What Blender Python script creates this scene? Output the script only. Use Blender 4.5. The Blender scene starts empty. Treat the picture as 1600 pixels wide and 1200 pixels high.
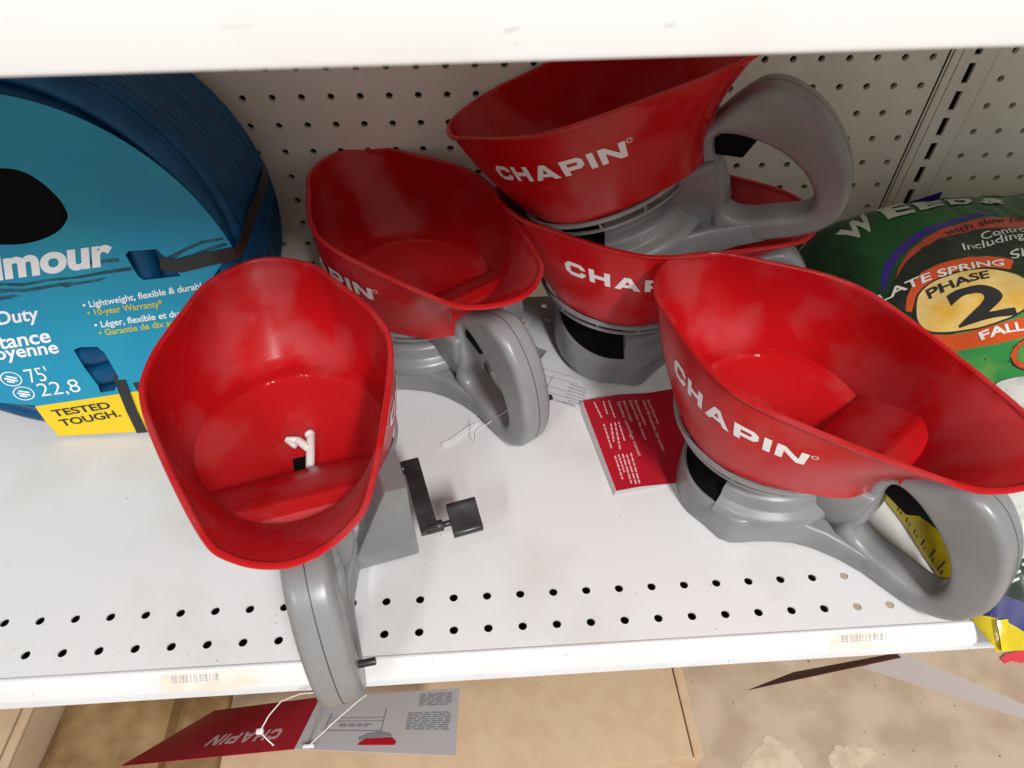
import bpy, bmesh, math, random
import numpy as np
from mathutils import Vector, Matrix, Euler

random.seed(7)
S = 0.0254                     # everything below is measured in inches on the 1 inch hole grid, built in metres
scene = bpy.context.scene
COL = scene.collection

# ------------------------------------------------------------------ camera
cd = bpy.data.cameras.new('camera'); cam = bpy.data.objects.new('camera', cd); COL.objects.link(cam)
CP, CY, CR = 0.81400, 0.07290, 0.01230
cp, sp, cy, sy = math.cos(CP), math.sin(CP), math.cos(CY), math.sin(CY)
fw = Vector((sy*cp, cy*cp, -sp)); rt0 = Vector((cy, -sy, 0)); up0 = rt0.cross(fw)
rt = rt0*math.cos(CR)+up0*math.sin(CR); up = up0*math.cos(CR)-rt0*math.sin(CR)
cam.matrix_world = Matrix.Translation(Vector((0, -23.8411, 19.0665))*S) @ Matrix((rt, up, -fw)).transposed().to_4x4()
cd.sensor_fit = 'HORIZONTAL'; cd.sensor_width = 36; cd.lens = 36*1076.55/1600
cd.clip_start = .01; cd.clip_end = 50
cd.dof.use_dof = True; cd.dof.focus_distance = .56; cd.dof.aperture_fstop = 13
scene.camera = cam

# ------------------------------------------------------------------ light: shop lamps over the aisle, dim even room light
world = bpy.data.worlds.new('World'); scene.world = world; world.use_nodes = True
world.node_tree.nodes['Background'].inputs[0].default_value = (.99, 1, 1, 1)
world.node_tree.nodes['Background'].inputs[1].default_value = .40
scene.view_settings.view_transform = 'Standard'; scene.view_settings.look = 'None'
scene.view_settings.exposure = 0; scene.view_settings.gamma = 1
def lamp(name, loc, sx, sy, watts, color=(1, .96, .9), target=(0, -9, 2)):
    l = bpy.data.lights.new(name, 'AREA'); l.shape = 'RECTANGLE'; l.size = sx; l.size_y = sy; l.energy = watts; l.color = color
    o = bpy.data.objects.new(name, l); COL.objects.link(o); o.location = Vector(loc)*S
    d = (Vector(target)-Vector(loc)); o.rotation_euler = (0, 0, 0)
    return o
lamp('ceiling_lamp', (36, -102, 100), .25, 1.2, 152, (1, 1, 1))
lamp('ceiling_lamp', (-45, -112, 100), .25, 1.2, 48, (1, 1, 1))


# ------------------------------------------------------------------ materials
def node_mat(name, color, rough=.5, metal=0, var=None, var_scale=40, var_lo=.42, var_hi=.62, bump=0, bump_scale=400, rough2=None, spec=.5, detail=5, coat=0):
    m = bpy.data.materials.new(name); m.use_nodes = True; nt = m.node_tree; n = nt.nodes; L = nt.links
    b = n['Principled BSDF']; b.inputs['Roughness'].default_value = rough; b.inputs['Metallic'].default_value = metal
    b.inputs['Specular IOR Level'].default_value = spec; b.inputs['Coat Weight'].default_value = coat
    b.inputs['Base Color'].default_value = (*color, 1)
    tc = n.new('ShaderNodeTexCoord')
    if var is not None:
        nz = n.new('ShaderNodeTexNoise'); nz.inputs['Scale'].default_value = var_scale; nz.inputs['Detail'].default_value = detail
        L.new(tc.outputs['Object'], nz.inputs['Vector'])
        mr = n.new('ShaderNodeMapRange'); mr.inputs[1].default_value = var_lo; mr.inputs[2].default_value = var_hi
        L.new(nz.outputs['Fac'], mr.inputs[0])
        mx = n.new('ShaderNodeMix'); mx.data_type = 'RGBA'
        mx.inputs[6].default_value = (*color, 1); mx.inputs[7].default_value = (*var, 1)
        L.new(mr.outputs[0], mx.inputs[0]); L.new(mx.outputs[2], b.inputs['Base Color'])
        if rough2 is not None:
            r = n.new('ShaderNodeMapRange'); r.inputs[3].default_value = rough; r.inputs[4].default_value = rough2
            L.new(mr.outputs[0], r.inputs[0]); L.new(r.outputs[0], b.inputs['Roughness'])
    if bump:
        nz = n.new('ShaderNodeTexNoise'); nz.inputs['Scale'].default_value = bump_scale; nz.inputs['Detail'].default_value = 3
        L.new(tc.outputs['Object'], nz.inputs['Vector'])
        bp = n.new('ShaderNodeBump'); bp.inputs['Strength'].default_value = bump; bp.inputs['Distance'].default_value = .0005
        L.new(nz.outputs['Fac'], bp.inputs['Height']); L.new(bp.outputs[0], b.inputs['Normal'])
    return m
def specks(m, color, scale, size):
    """small marks of dirt (Voronoi dots) over a material"""
    nt = m.node_tree; n = nt.nodes; L = nt.links; b = n['Principled BSDF']
    tc = n.new('ShaderNodeTexCoord'); v = n.new('ShaderNodeTexVoronoi'); v.inputs['Scale'].default_value = scale
    nz = n.new('ShaderNodeTexNoise'); nz.inputs['Scale'].default_value = scale*.37
    L.new(tc.outputs['Object'], v.inputs['Vector']); L.new(tc.outputs['Object'], nz.inputs['Vector'])
    ma = n.new('ShaderNodeMath'); ma.operation = 'MULTIPLY_ADD'; ma.inputs[1].default_value = -size*1.6; ma.inputs[2].default_value = size*1.75
    L.new(nz.outputs['Fac'], ma.inputs[0])
    lt = n.new('ShaderNodeMath'); lt.operation = 'LESS_THAN'; L.new(v.outputs['Distance'], lt.inputs[0]); L.new(ma.outputs[0], lt.inputs[1])
    mx = n.new('ShaderNodeMix'); mx.data_type = 'RGBA'; mx.inputs[7].default_value = (*color, 1)
    src = b.inputs['Base Color']
    if src.is_linked: L.new(src.links[0].from_socket, mx.inputs[6])
    else: mx.inputs[6].default_value = src.default_value
    L.new(lt.outputs[0], mx.inputs[0]); L.new(mx.outputs[2], b.inputs['Base Color'])
    return m
def crinkle(m, scale=30, strength=.5, dist=.0015):
    """sharp film creases: distance to the edges of distorted cells, as bump on top of what the material has"""
    nt = m.node_tree; n = nt.nodes; L = nt.links; b = n['Principled BSDF']
    tc = n.new('ShaderNodeTexCoord'); nz = n.new('ShaderNodeTexNoise'); nz.inputs['Scale'].default_value = scale*.7; nz.inputs['Detail'].default_value = 3
    ad = n.new('ShaderNodeMix'); ad.data_type = 'VECTOR'; ad.inputs[0].default_value = .045
    v = n.new('ShaderNodeTexVoronoi'); v.feature = 'DISTANCE_TO_EDGE'; v.inputs['Scale'].default_value = scale
    L.new(tc.outputs['Object'], nz.inputs['Vector']); L.new(tc.outputs['Object'], ad.inputs[4]); L.new(nz.outputs['Color'], ad.inputs[5]); L.new(ad.outputs[1], v.inputs['Vector'])
    bp = n.new('ShaderNodeBump'); bp.inputs['Strength'].default_value = strength; bp.inputs['Distance'].default_value = dist
    L.new(v.outputs['Distance'], bp.inputs['Height'])
    if b.inputs['Normal'].is_linked: L.new(b.inputs['Normal'].links[0].from_socket, bp.inputs['Normal'])
    L.new(bp.outputs[0], b.inputs['Normal'])
    return m
RED = node_mat('red_plastic', (.46, .006, .009), .22, var=(.46, .030, .034), var_scale=19, var_lo=.46, var_hi=.60, rough2=.40, bump=.12, bump_scale=900, spec=.30)
specks(RED, (.7, .25, .2), 330, .05)
GREY = node_mat('grey_plastic', (.235, .235, .238), .30, var=(.20, .20, .20), var_scale=30, rough2=.40, bump=.06, bump_scale=1500)
specks(GREY, (.15, .14, .13), 260, .05)
GREYD = node_mat('dark_seam', (.04, .04, .04), .6)
BLACK = node_mat('black_plastic', (.012, .012, .013), .33, var=(.03, .03, .03), var_scale=60)
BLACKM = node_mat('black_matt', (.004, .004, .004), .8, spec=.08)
LOGO = node_mat('logo_white', (.78, .74, .74), .4)
NYLON = node_mat('white_nylon', (.75, .70, .68), .35)
CLEARN = node_mat('clear_nylon', (.80, .80, .80), .25)
WHITE = node_mat('white_enamel', (.70, .695, .69), .34, var=(.62, .605, .575), var_scale=11, detail=8, var_lo=.5, var_hi=.72, rough2=.45, bump=.04, bump_scale=700)
specks(WHITE, (.34, .29, .23), 110, .05)
specks(WHITE, (.50, .45, .36), 45, .035)
WHITEU = node_mat('upper_enamel', (.84, .84, .84), .36, var=(.78, .775, .76), var_scale=14, var_lo=.5, var_hi=.75)
PEG = node_mat('pegboard_paint', (.82, .78, .68), .5, var=(.76, .715, .615), var_scale=14, bump=.05, bump_scale=600)
specks(PEG, (.3, .26, .2), 90, .03)
DARK = node_mat('cavity_shade', (.02, .014, .01), .9)  # near-black colour standing in for the shade inside hollows
PAPER = node_mat('white_paper', (.62, .62, .635), .55, bump=.05, bump_scale=300)
TAGPAPER = node_mat('tag_paper', (.46, .42, .42), .4)
PRINT = node_mat('grey_print', (.22, .22, .24), .6)
PRINTF = node_mat('faded_print', (.42, .40, .39), .6)
SCUFF = node_mat('scuff_grey', (.58, .57, .56), .6)
LEAFDARK = node_mat('leaflet_back', (.15, .045, .035), .5)
PRINTB = node_mat('black_print', (.02, .02, .02), .6)
LEAFRED = node_mat('leaflet_red', (.42, .010, .022), .28, var=(.38, .012, .024), var_scale=30)
PINKP = node_mat('pale_print', (.72, .42, .42), .5)
TEAL = node_mat('card_teal', (.004, .25, .42), .36, var=(.008, .285, .41), var_scale=14, var_lo=.45, var_hi=.68, bump=.03)
TEALD = node_mat('card_splash_dark', (.006, .05, .085), .4, var=(.008, .11, .16), var_scale=120)
YELLOW = node_mat('yellow_print', (.80, .56, .012), .4)
YTEXT = node_mat('yellow_text', (.55, .50, .05), .5)
CTEXT = node_mat('card_text_white', (.80, .83, .85), .45)
SLEEVE = node_mat('card_edge', (.05, .06, .08), .6)
HOSE = node_mat('hose_blue', (.003, .066, .165), .34, var=(.003, .05, .125), var_scale=60, bump=.1, bump_scale=1200, spec=.25)
STRAP = node_mat('strap_black', (.02, .02, .021), .42)
KRAFT = node_mat('kraft_board', (.49, .345, .215), .75, var=(.46, .315, .185), var_scale=60, bump=.15, bump_scale=300)
specks(KRAFT, (.25, .15, .07), 60, .03)
crinkle(KRAFT, 14, .12, .001)
KRAFTD = node_mat('kraft_shaded', (.30, .18, .075), .6, var=(.20, .11, .04), var_scale=35, bump=.5, bump_scale=70)  # brown kraft with the shade under the shelf lip darkened into its colour
FLOOR = node_mat('floor_concrete', (.50, .39, .28), .6, var=(.40, .295, .20), var_scale=16, detail=9, bump=.25, bump_scale=200)
specks(FLOOR, (.12, .085, .055), 55, .07)
PAINTW = node_mat('floor_splash', (.60, .49, .35), .6, var=(.50, .385, .27), var_scale=60)
BAG = node_mat('bag_green', (.006, .10, .02), .27, var=(.004, .03, .012), var_scale=9, var_lo=.35, var_hi=.6, bump=.35, bump_scale=45)
BAGF = node_mat('bag_field_green', (.035, .26, .065), .27, var=(.20, .36, .06), var_scale=30, var_lo=.5, var_hi=.75, bump=.3, bump_scale=60)
BAGK = node_mat('bag_dark', (.012, .022, .014), .3, bump=.3, bump_scale=60)
BAGO = node_mat('bag_orange', (.62, .085, .02), .3, bump=.2, bump_scale=60)
BAGR = node_mat('bag_red', (.42, .055, .03), .3, bump=.2, bump_scale=60)
BAGP = node_mat('bag_purple', (.035, .012, .22), .3)
BAGY = node_mat('bag_oval_yellow', (.74, .43, .06), .3, var=(.80, .60, .24), var_scale=28, bump=.3, bump_scale=60)
BAGYE = node_mat('bag_yellow', (.68, .52, .015), .35, var=(.56, .42, .01), var_scale=40, bump=.5, bump_scale=80)
BAGW = node_mat('bag_white', (.60, .60, .55), .35, var=(.30, .34, .24), var_scale=70, var_lo=.5, var_hi=.7)
BAGT = node_mat('bag_text_grey', (.52, .56, .50), .4)
BAGTW = node_mat('bag_text_white', (.80, .77, .72), .4)
for m_ in (BAG, BAGF, BAGK, BAGO, BAGR, BAGY, BAGYE, BAGW): crinkle(m_); m_.node_tree.nodes['Principled BSDF'].inputs['Roughness'].default_value = .22
BLUE = node_mat('bag_blue', (.008, .012, .12), .35)
STICK = node_mat('old_label', (.70, .60, .50), .5, var=(.78, .72, .66), var_scale=50)
SCRAP = node_mat('scrap_red', (.70, .05, .07), .5)
CREASE = node_mat('leaf_fold', (.62, .57, .56), .5)

# ------------------------------------------------------------------ builders
def tag(o, label, cat=None, group=None, kind=None):
    if label: o['label'] = label
    if cat: o['category'] = cat
    if group: o['group'] = group
    if kind: o['kind'] = kind
    return o
def thing(name, label, cat, loc=(0, 0, 0), rot=(0, 0, 0), group=None):
    o = bpy.data.objects.new(name, None); COL.objects.link(o)
    o.location = Vector(loc)*S; o.rotation_euler = rot; o.empty_display_size = .02
    return tag(o, label, cat, group)
def new(name, verts, faces, mat, parent=None, smooth=40, clean=True):
    me = bpy.data.meshes.new(name)
    me.from_pydata([Vector(v)*S for v in verts], [], faces); me.materials.append(mat)
    return fin(name, me, parent, smooth, clean)
def fin(name, me, parent, smooth, clean=True):
    if clean:
        bm = bmesh.new(); bm.from_mesh(me)
        bmesh.ops.remove_doubles(bm, verts=bm.verts, dist=1e-6)
        bmesh.ops.recalc_face_normals(bm, faces=bm.faces)
        bm.to_mesh(me); bm.free()
    if smooth:
        me.polygons.foreach_set('use_smooth', [True]*len(me.polygons))
        me.set_sharp_from_angle(angle=math.radians(smooth))
    o = bpy.data.objects.new(name, me); COL.objects.link(o)
    if parent: o.parent = parent
    return o
class MB:
    def __init__(s): s.v = []; s.f = []
    def add(s, v, f):
        k = len(s.v); s.v += [tuple(p) for p in v]; s.f += [tuple(i+k for i in q) for q in f]; return s
    def box(s, lo, hi, fn=None):
        (a, b, c), (d, e, g) = lo, hi
        v = [(a, b, c), (d, b, c), (d, e, c), (a, e, c), (a, b, g), (d, b, g), (d, e, g), (a, e, g)]
        if fn: v = [fn(*p) for p in v]
        return s.add(v, [(0, 3, 2, 1), (4, 5, 6, 7), (0, 1, 5, 4), (1, 2, 6, 5), (2, 3, 7, 6), (3, 0, 4, 7)])
    def cyl(s, p, q, r, r2=None, n=20, caps=True):
        p, q = Vector(p), Vector(q); r2 = r if r2 is None else r2
        d = (q-p).normalized(); a = d.orthogonal().normalized(); b = d.cross(a)
        v = []
        for c, rr in ((p, r), (q, r2)):
            v += [c+a*rr*math.cos(2*math.pi*i/n)+b*rr*math.sin(2*math.pi*i/n) for i in range(n)]
        f = [(i, (i+1) % n, n+(i+1) % n, n+i) for i in range(n)]
        if caps: f += [tuple(range(n-1, -1, -1)), tuple(range(n, 2*n))]
        return s.add(v, f)
    def tube(s, pts, r, n=8, closed=False):
        P = [Vector(p) for p in pts]; N = len(P); v = []; f = []; a = None
        for i, p in enumerate(P):
            d = (P[(i+1) % N]-P[i-1]) if closed else (P[min(i+1, N-1)]-P[max(i-1, 0)])
            d.normalize()
            a = d.orthogonal().normalized() if a is None else (a-d*a.dot(d)).normalized()
            b = d.cross(a)
            v += [p+a*r*math.cos(2*math.pi*k/n)+b*r*math.sin(2*math.pi*k/n) for k in range(n)]
        for i in range(N if closed else N-1):
            j = (i+1) % N
            f += [(i*n+k, i*n+(k+1) % n, j*n+(k+1) % n, j*n+k) for k in range(n)]
        if not closed: f += [tuple(range(n-1, -1, -1)), tuple(range((N-1)*n, N*n))]
        return s.add(v, f)
    def rev(s, prof, c, a0=0, a1=2*math.pi, n=48):
        """profile of (radius, z) turned about the vertical through c"""
        full = abs(a1-a0-2*math.pi) < 1e-6; m = n if full else n+1; k = len(prof); v = []; f = []
        for i in range(m):
            a = a0+(a1-a0)*i/n
            v += [(c[0]+r*math.cos(a), c[1]+r*math.sin(a), z) for r, z in prof]
        for i in range(n):
            j = (i+1) % m
            f += [(i*k+q, j*k+q, j*k+q+1, i*k+q+1) for q in range(k-1)]
        return s.add(v, f)
    def build(s, name, mat, parent=None, smooth=40, bevel=0, seg=2):
        o = new(name, s.v, s.f, mat, parent, smooth)
        if bevel: bevel_me(o.data, bevel, seg, smooth)
        return o
def bevel_me(me, w, seg=2, smooth=40, ang=30):
    bm = bmesh.new(); bm.from_mesh(me)
    ed = [e for e in bm.edges if len(e.link_faces) == 2 and e.calc_face_angle(0) > math.radians(ang)]
    bmesh.ops.bevel(bm, geom=ed, offset=w*S, segments=seg, affect='EDGES', profile=.5, clamp_overlap=True)
    bm.to_mesh(me); bm.free()
    me.polygons.foreach_set('use_smooth', [True]*len(me.polygons))
    me.set_sharp_from_angle(angle=math.radians(smooth))
def smooth_poly(pts, n=6):
    return catmull([(p[0], p[1], 0) for p in pts], n)[:, :2]

#HOPPER-MATH
def catmull(P, n):
    P = [np.array(p, float) for p in P]; N = len(P); out = []
    for i in range(N):
        p0, p1, p2, p3 = P[i-1], P[i], P[(i+1) % N], P[(i+2) % N]
        for k in range(n):
            t = k/n
            out.append(.5*((2*p1)+(-p0+p2)*t+(2*p0-5*p1+4*p2-p3)*t*t+(-p0+3*p1-3*p2+p3)*t**3))
    return np.array(out)
def mirror(c):
    return list(c)+[(p[0], -p[1], p[2]) for p in reversed(c[1:-1])]
RIM = catmull(mirror([(5.87, 0, 6.17), (5.19, 1.39, 6.2), (3.97, 2.12, 6.24), (1.98, 2.97, 6.3), (.22, 3.02, 6.29),
                      (-3.5, 1.87, 6.3), (-4.6, 1.16, 6.33), (-5.1, 0, 6.4)]), 8)
BOT = catmull(mirror([(3.95, 0, 3.15), (3.45, 1.62, 3.15), (2.65, 2.38, 3.15), (1.35, 2.87, 3.15), (-.1, 2.6, 3.17),
                      (-1.75, 1.55, 3.22), (-2.25, .9, 3.25), (-2.45, 0, 3.25)]), 8)
NU = len(RIM)
def wall(i, t):
    """point of the hopper's outer wall: i = float index round the outline (front, left, rear, right), t = 0 base .. 1 rim"""
    i0 = int(i) % NU; i1 = (i0+1) % NU; f = i-int(i)
    r = RIM[i0]*(1-f)+RIM[i1]*f; b = BOT[i0]*(1-f)+BOT[i1]*f
    w = min(max((-r[0]-.8)/3.2, 0), 1)
    e = t**(1+.9*w)
    p = b+(r-b)*e
    p[2] = b[2]+(r[2]-b[2])*t
    bulge = .16*math.sin(math.pi*t)*(1-w)
    d = np.array([r[0]-.9, r[1]*1.6, 0]); n = np.linalg.norm(d)
    if n > 1e-6: p = p+d/n*bulge
    return p
#END

#BAG-MATH
def bag_edges(y):
    k = min(max((-y-1)/12, 0), 1)
    return 12.2+1.3*k*k+.7*min(max((-12.6-y)/4.2, 0), 1)**2, 28.5
def bag_h(x, y):
    l, r = bag_edges(y); c, w = (l+r)/2, (r-l)/2
    s = abs((x-c)/w); t = (y+8.6)/8.35
    if s >= 1 or abs(t) >= 1: return 0.0
    a = (1-s**3)**.5; b = (1-abs(t)**(9 if t > 0 else 3.2))**(.42 if t > 0 else .75)
    z = (5.35 if t > 0 else 5.35-1.5*t*t)*a*b
    k = min(1, a*b*1.6)
    return z+.05*k*abs(math.sin(4.1*x+2.6*y+1.5*math.sin(1.3*y)))*math.sin(1.1*y+.6*x)+.06*k*(math.sin(1.9*x+.8*y+1.1)*math.sin(.9*y-.7*x)+.6*math.sin(3.1*x-1.3*y)*math.sin(2.3*y+.4*x))
#END


# flat outlines -> filled 2D meshes (in plain units), cut on a grid and laid on a surface by a mapping function
def curve_mesh(loops, extrude=0, bevel=0, offset=0, res=2):
    cu = bpy.data.curves.new('outline', 'CURVE'); cu.dimensions = '2D'; cu.fill_mode = 'BOTH'
    cu.extrude = extrude; cu.bevel_depth = bevel; cu.offset = offset; cu.bevel_resolution = res
    for lp in loops:
        sp_ = cu.splines.new('POLY'); sp_.points.add(len(lp)-1); sp_.use_cyclic_u = True
        for p, q in zip(sp_.points, lp): p.co = (q[0], q[1], 0, 1)
    return conv(cu)
def conv(cu):
    o = bpy.data.objects.new('tmp', cu); COL.objects.link(o)
    dg = bpy.context.evaluated_depsgraph_get(); dg.update()
    me = bpy.data.meshes.new_from_object(o.evaluated_get(dg), depsgraph=dg)
    bpy.data.objects.remove(o); bpy.data.curves.remove(cu)
    v = [tuple(p.co) for p in me.vertices]; f = [tuple(p.vertices) for p in me.polygons]
    bpy.data.meshes.remove(me)
    return v, f
def text2d(s, bold=0.0):
    cu = bpy.data.curves.new('word', 'FONT'); cu.body = s; cu.offset = bold; cu.size = 1; cu.resolution_u = 6; cu.fill_mode = 'FRONT'
    v, f = conv(cu)
    if not v: return v, f, 1
    x0 = min(p[0] for p in v); x1 = max(p[0] for p in v)
    return [((p[0]-x0)/(x1-x0), p[1]/.70, 0) for p in v], f, x1-x0
def cut(v, f, gx, gy):
    bm = bmesh.new(); vs = [bm.verts.new((p[0], p[1], 0)) for p in v]
    for q in f:
        try: bm.faces.new([vs[i] for i in q])
        except ValueError: pass
    bmesh.ops.remove_doubles(bm, verts=bm.verts, dist=1e-5)
    xs = [p[0] for p in v]; ys = [p[1] for p in v]
    for lo, hi, g, ax in ((min(xs), max(xs), gx, 0), (min(ys), max(ys), gy, 1)):
        if not g: continue
        k = math.floor(lo/g)+1
        while k*g < hi:
            co = [0, 0, 0]; no = [0, 0, 0]; co[ax] = k*g; no[ax] = 1
            bmesh.ops.bisect_plane(bm, geom=list(bm.verts)+list(bm.edges)+list(bm.faces), plane_co=co, plane_no=no, dist=1e-6)
            k += 1
    bm.verts.index_update()
    out = [tuple(p.co) for p in bm.verts], [tuple(x.index for x in q.verts) for q in bm.faces]
    bm.free(); return out
def lay(name, vf, fn, mat, parent, smooth=60):
    """maps a flat mesh with fn(x, y) -> 3D point"""
    v, f = vf
    me = bpy.data.meshes.new(name)
    me.from_pydata([Vector(fn(p[0], p[1]))*S for p in v], [], f); me.materials.append(mat)
    o = fin(name, me, parent, smooth, False)
    if name in ('small_print', 'barcode', 'table_lines', 'print_lines'): o['kind'] = 'stuff'
    return o
def affine(a, b, c):
    """frame with origin a, x axis a->b, y axis a->c (each one unit long in the flat mesh)"""
    return lambda x, y: (a[0]+(b[0]-a[0])*x+(c[0]-a[0])*y, a[1]+(b[1]-a[1])*x+(c[1]-a[1])*y)
def bilin(q):
    bl, br, tr, tl = q
    return lambda x, y: tuple((bl[i]*(1-x)+br[i]*x)*(1-y)+(tl[i]*(1-x)+tr[i]*x)*y for i in range(2))
def strip2(a, b, w):
    d = np.array(b, float)-np.array(a, float); n = np.array((-d[1], d[0])); n = n/np.linalg.norm(n)*w/2
    return [tuple(np.array(a)+n), tuple(np.array(a)-n), tuple(np.array(b)-n), tuple(np.array(b)+n)]
def joined(polys):
    v = []; f = []
    for p in polys:
        k = len(v); v += [(q[0], q[1], 0) for q in p]; f.append(tuple(range(k, k+len(p))))
    return v, f

CARD_TEXT = [('Gilmour', (-15.755, 5.997), (-10.785, 6.537), (-15.5, 6.884)), ('Medium Duty', (-17.22, 4.339), (-13.593, 4.753), (-17.121, 4.795)), ('Résistance', (-16.749, 3.533), (-13.53, 3.932), (-16.68, 4.034)), ('moyenne', (-16.024, 3.28), (-13.443, 3.517), (-15.965, 3.74)), ("75'", (-14.775, 2.388), (-14.049, 2.481), (-14.84, 2.926)), ('22,8', (-14.646, 1.832), (-13.277, 1.974), (-14.653, 2.356)), ('TESTED', (-14.525, 0.973), (-12.541, 1.238), (-14.587, 1.237)), ('TOUGH.', (-14.424, 0.548), (-12.324, 0.879), (-14.486, 0.818)), ('• Lightweight, flexible & durable', (-12.134, 5.08), (-8.235, 5.642), (-12.118, 5.292)), ('• 10-year Warranty*', (-12.083, 4.805), (-9.72, 5.064), (-12.076, 5.021)), ('• Léger, flexible et durable', (-12.027, 4.364), (-8.696, 4.76), (-12.011, 4.584)), ('• Garantie de dix ans*', (-11.974, 4.078), (-9.289, 4.401), (-11.972, 4.291))]
CARD_SLOTS = [[(-10.335, 6.802), (-10.203, 6.921), (-9.366, 6.954), (-9.252, 6.765), (-8.909, 6.058), (-10.058, 5.958), (-10.185, 6.104)], [(-12.987, 3.582), (-12.741, 3.68), (-12.201, 3.671), (-12.052, 3.43), (-11.918, 2.481), (-12.22, 1.932), (-12.712, 1.877), (-12.69, 2.129), (-12.889, 2.909)]]
CARD_YELLOW = [(-15.019, 1.434), (-13.264, 1.65), (-11.607, 1.869), (-9.626, 2.135), (-10.141, 0.182), (-11.672, 0.164), (-14.711, 0.12), (-14.916, 0.786)]
CARD_BADGE = [(-11.538, 2.229), (-10.616, 2.366), (-10.492, 1.914), (-11.453, 1.75)]
CARD_SPLASH = [[(-14.287, 6.029), (-13.627, 5.992), (-12.851, 6.104), (-11.983, 6.162), (-11.023, 6.325), (-10.257, 6.425), (-10.295, 6.3), (-11.059, 6.219), (-11.894, 6.095), (-12.824, 6.026), (-13.668, 5.89), (-14.324, 5.94)], [(-14.366, 5.838), (-13.586, 5.809), (-12.624, 5.955), (-11.929, 5.994), (-12.667, 5.84), (-13.632, 5.694), (-14.079, 5.711), (-14.432, 5.678)], [(-12.543, 5.868), (-11.936, 5.975), (-11.096, 6.105), (-11.368, 5.973), (-12.082, 5.883), (-12.398, 5.797)], [(-14.472, 5.582), (-13.998, 5.629), (-13.851, 5.571), (-14.168, 5.491), (-14.531, 5.439)], [(-9.158, 6.7), (-8.579, 6.959), (-8.019, 7.173), (-7.378, 7.273), (-7.341, 7.193), (-7.985, 7.086), (-8.484, 6.894), (-9.016, 6.602)], [(-9.016, 6.602), (-8.405, 6.768), (-7.663, 7.021), (-7.278, 7.1), (-7.3, 7.009), (-7.813, 6.872), (-8.438, 6.645), (-8.921, 6.536)], [(-11.678, 6.631), (-11.398, 6.714), (-11.022, 6.67), (-10.558, 6.717), (-10.57, 6.592), (-10.941, 6.574), (-11.289, 6.542), (-11.638, 6.504)]]
CARD_OVALS = [((-15.337, 2.57), (-15.017, 2.477), (-15.208, 2.843)), ((-15.165, 1.978), (-14.841, 1.895), (-15.037, 2.246))]
STRAP_UP = [(-9.379, 6.52), (-8.842, 6.407), (-7.874, 6.625), (-7.16, 6.757)]
STRAP_LOW = [(-11.87, 3.012), (-11.899, 2.247), (-11.902, 1.122), (-11.842, 0.148)]
BAG_TEXT = [('W', [(14.24, -3.05), (15.14, -2.81), (15.3, -1.54), (14.04, -2.3)]), ('E', [(15.55, -2.63), (16.42, -2.72), (16.53, -1.84), (15.57, -1.74)]), ('E2', [(16.61, -2.66), (17.62, -2.46), (17.83, -1.93), (16.84, -1.82)]), ('D', [(17.8, -2.54), (18.63, -2.55), (18.81, -2.14), (17.94, -1.94)]), ('&', [(18.9, -2.64), (19.66, -2.76), (20.11, -2.2), (19.14, -2.14)]), ('PHASE', [(15.12, -6.98), (16.9, -6.85), (17.01, -6.51), (15.14, -6.59)]), ('2', [(15.38, -8.41), (16.89, -8.53), (17.17, -7.19), (15.47, -7.04)]), ('E SPRING', [(15.02, -6.18), (17.7, -6.28), (17.87, -5.95), (15.07, -5.84)]), ('FALL', [(15.61, -9.2), (16.83, -9.19), (16.93, -8.85), (15.66, -8.9)]), ('with slow release', [(16.76, -4.34), (20.72, -3.82), (20.86, -3.47), (16.77, -4.05)]), ('Controls Weeds', [(17.77, -4.81), (21.3, -4.52), (21.42, -4.12), (17.8, -4.5)]), ('Including Dandelion', [(16.93, -5.22), (21.57, -4.95), (21.79, -4.45), (16.97, -4.92)]), ('Slow', [(18.1, -6.0), (19.54, -5.78), (19.69, -5.39), (18.21, -5.64)])]
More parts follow.
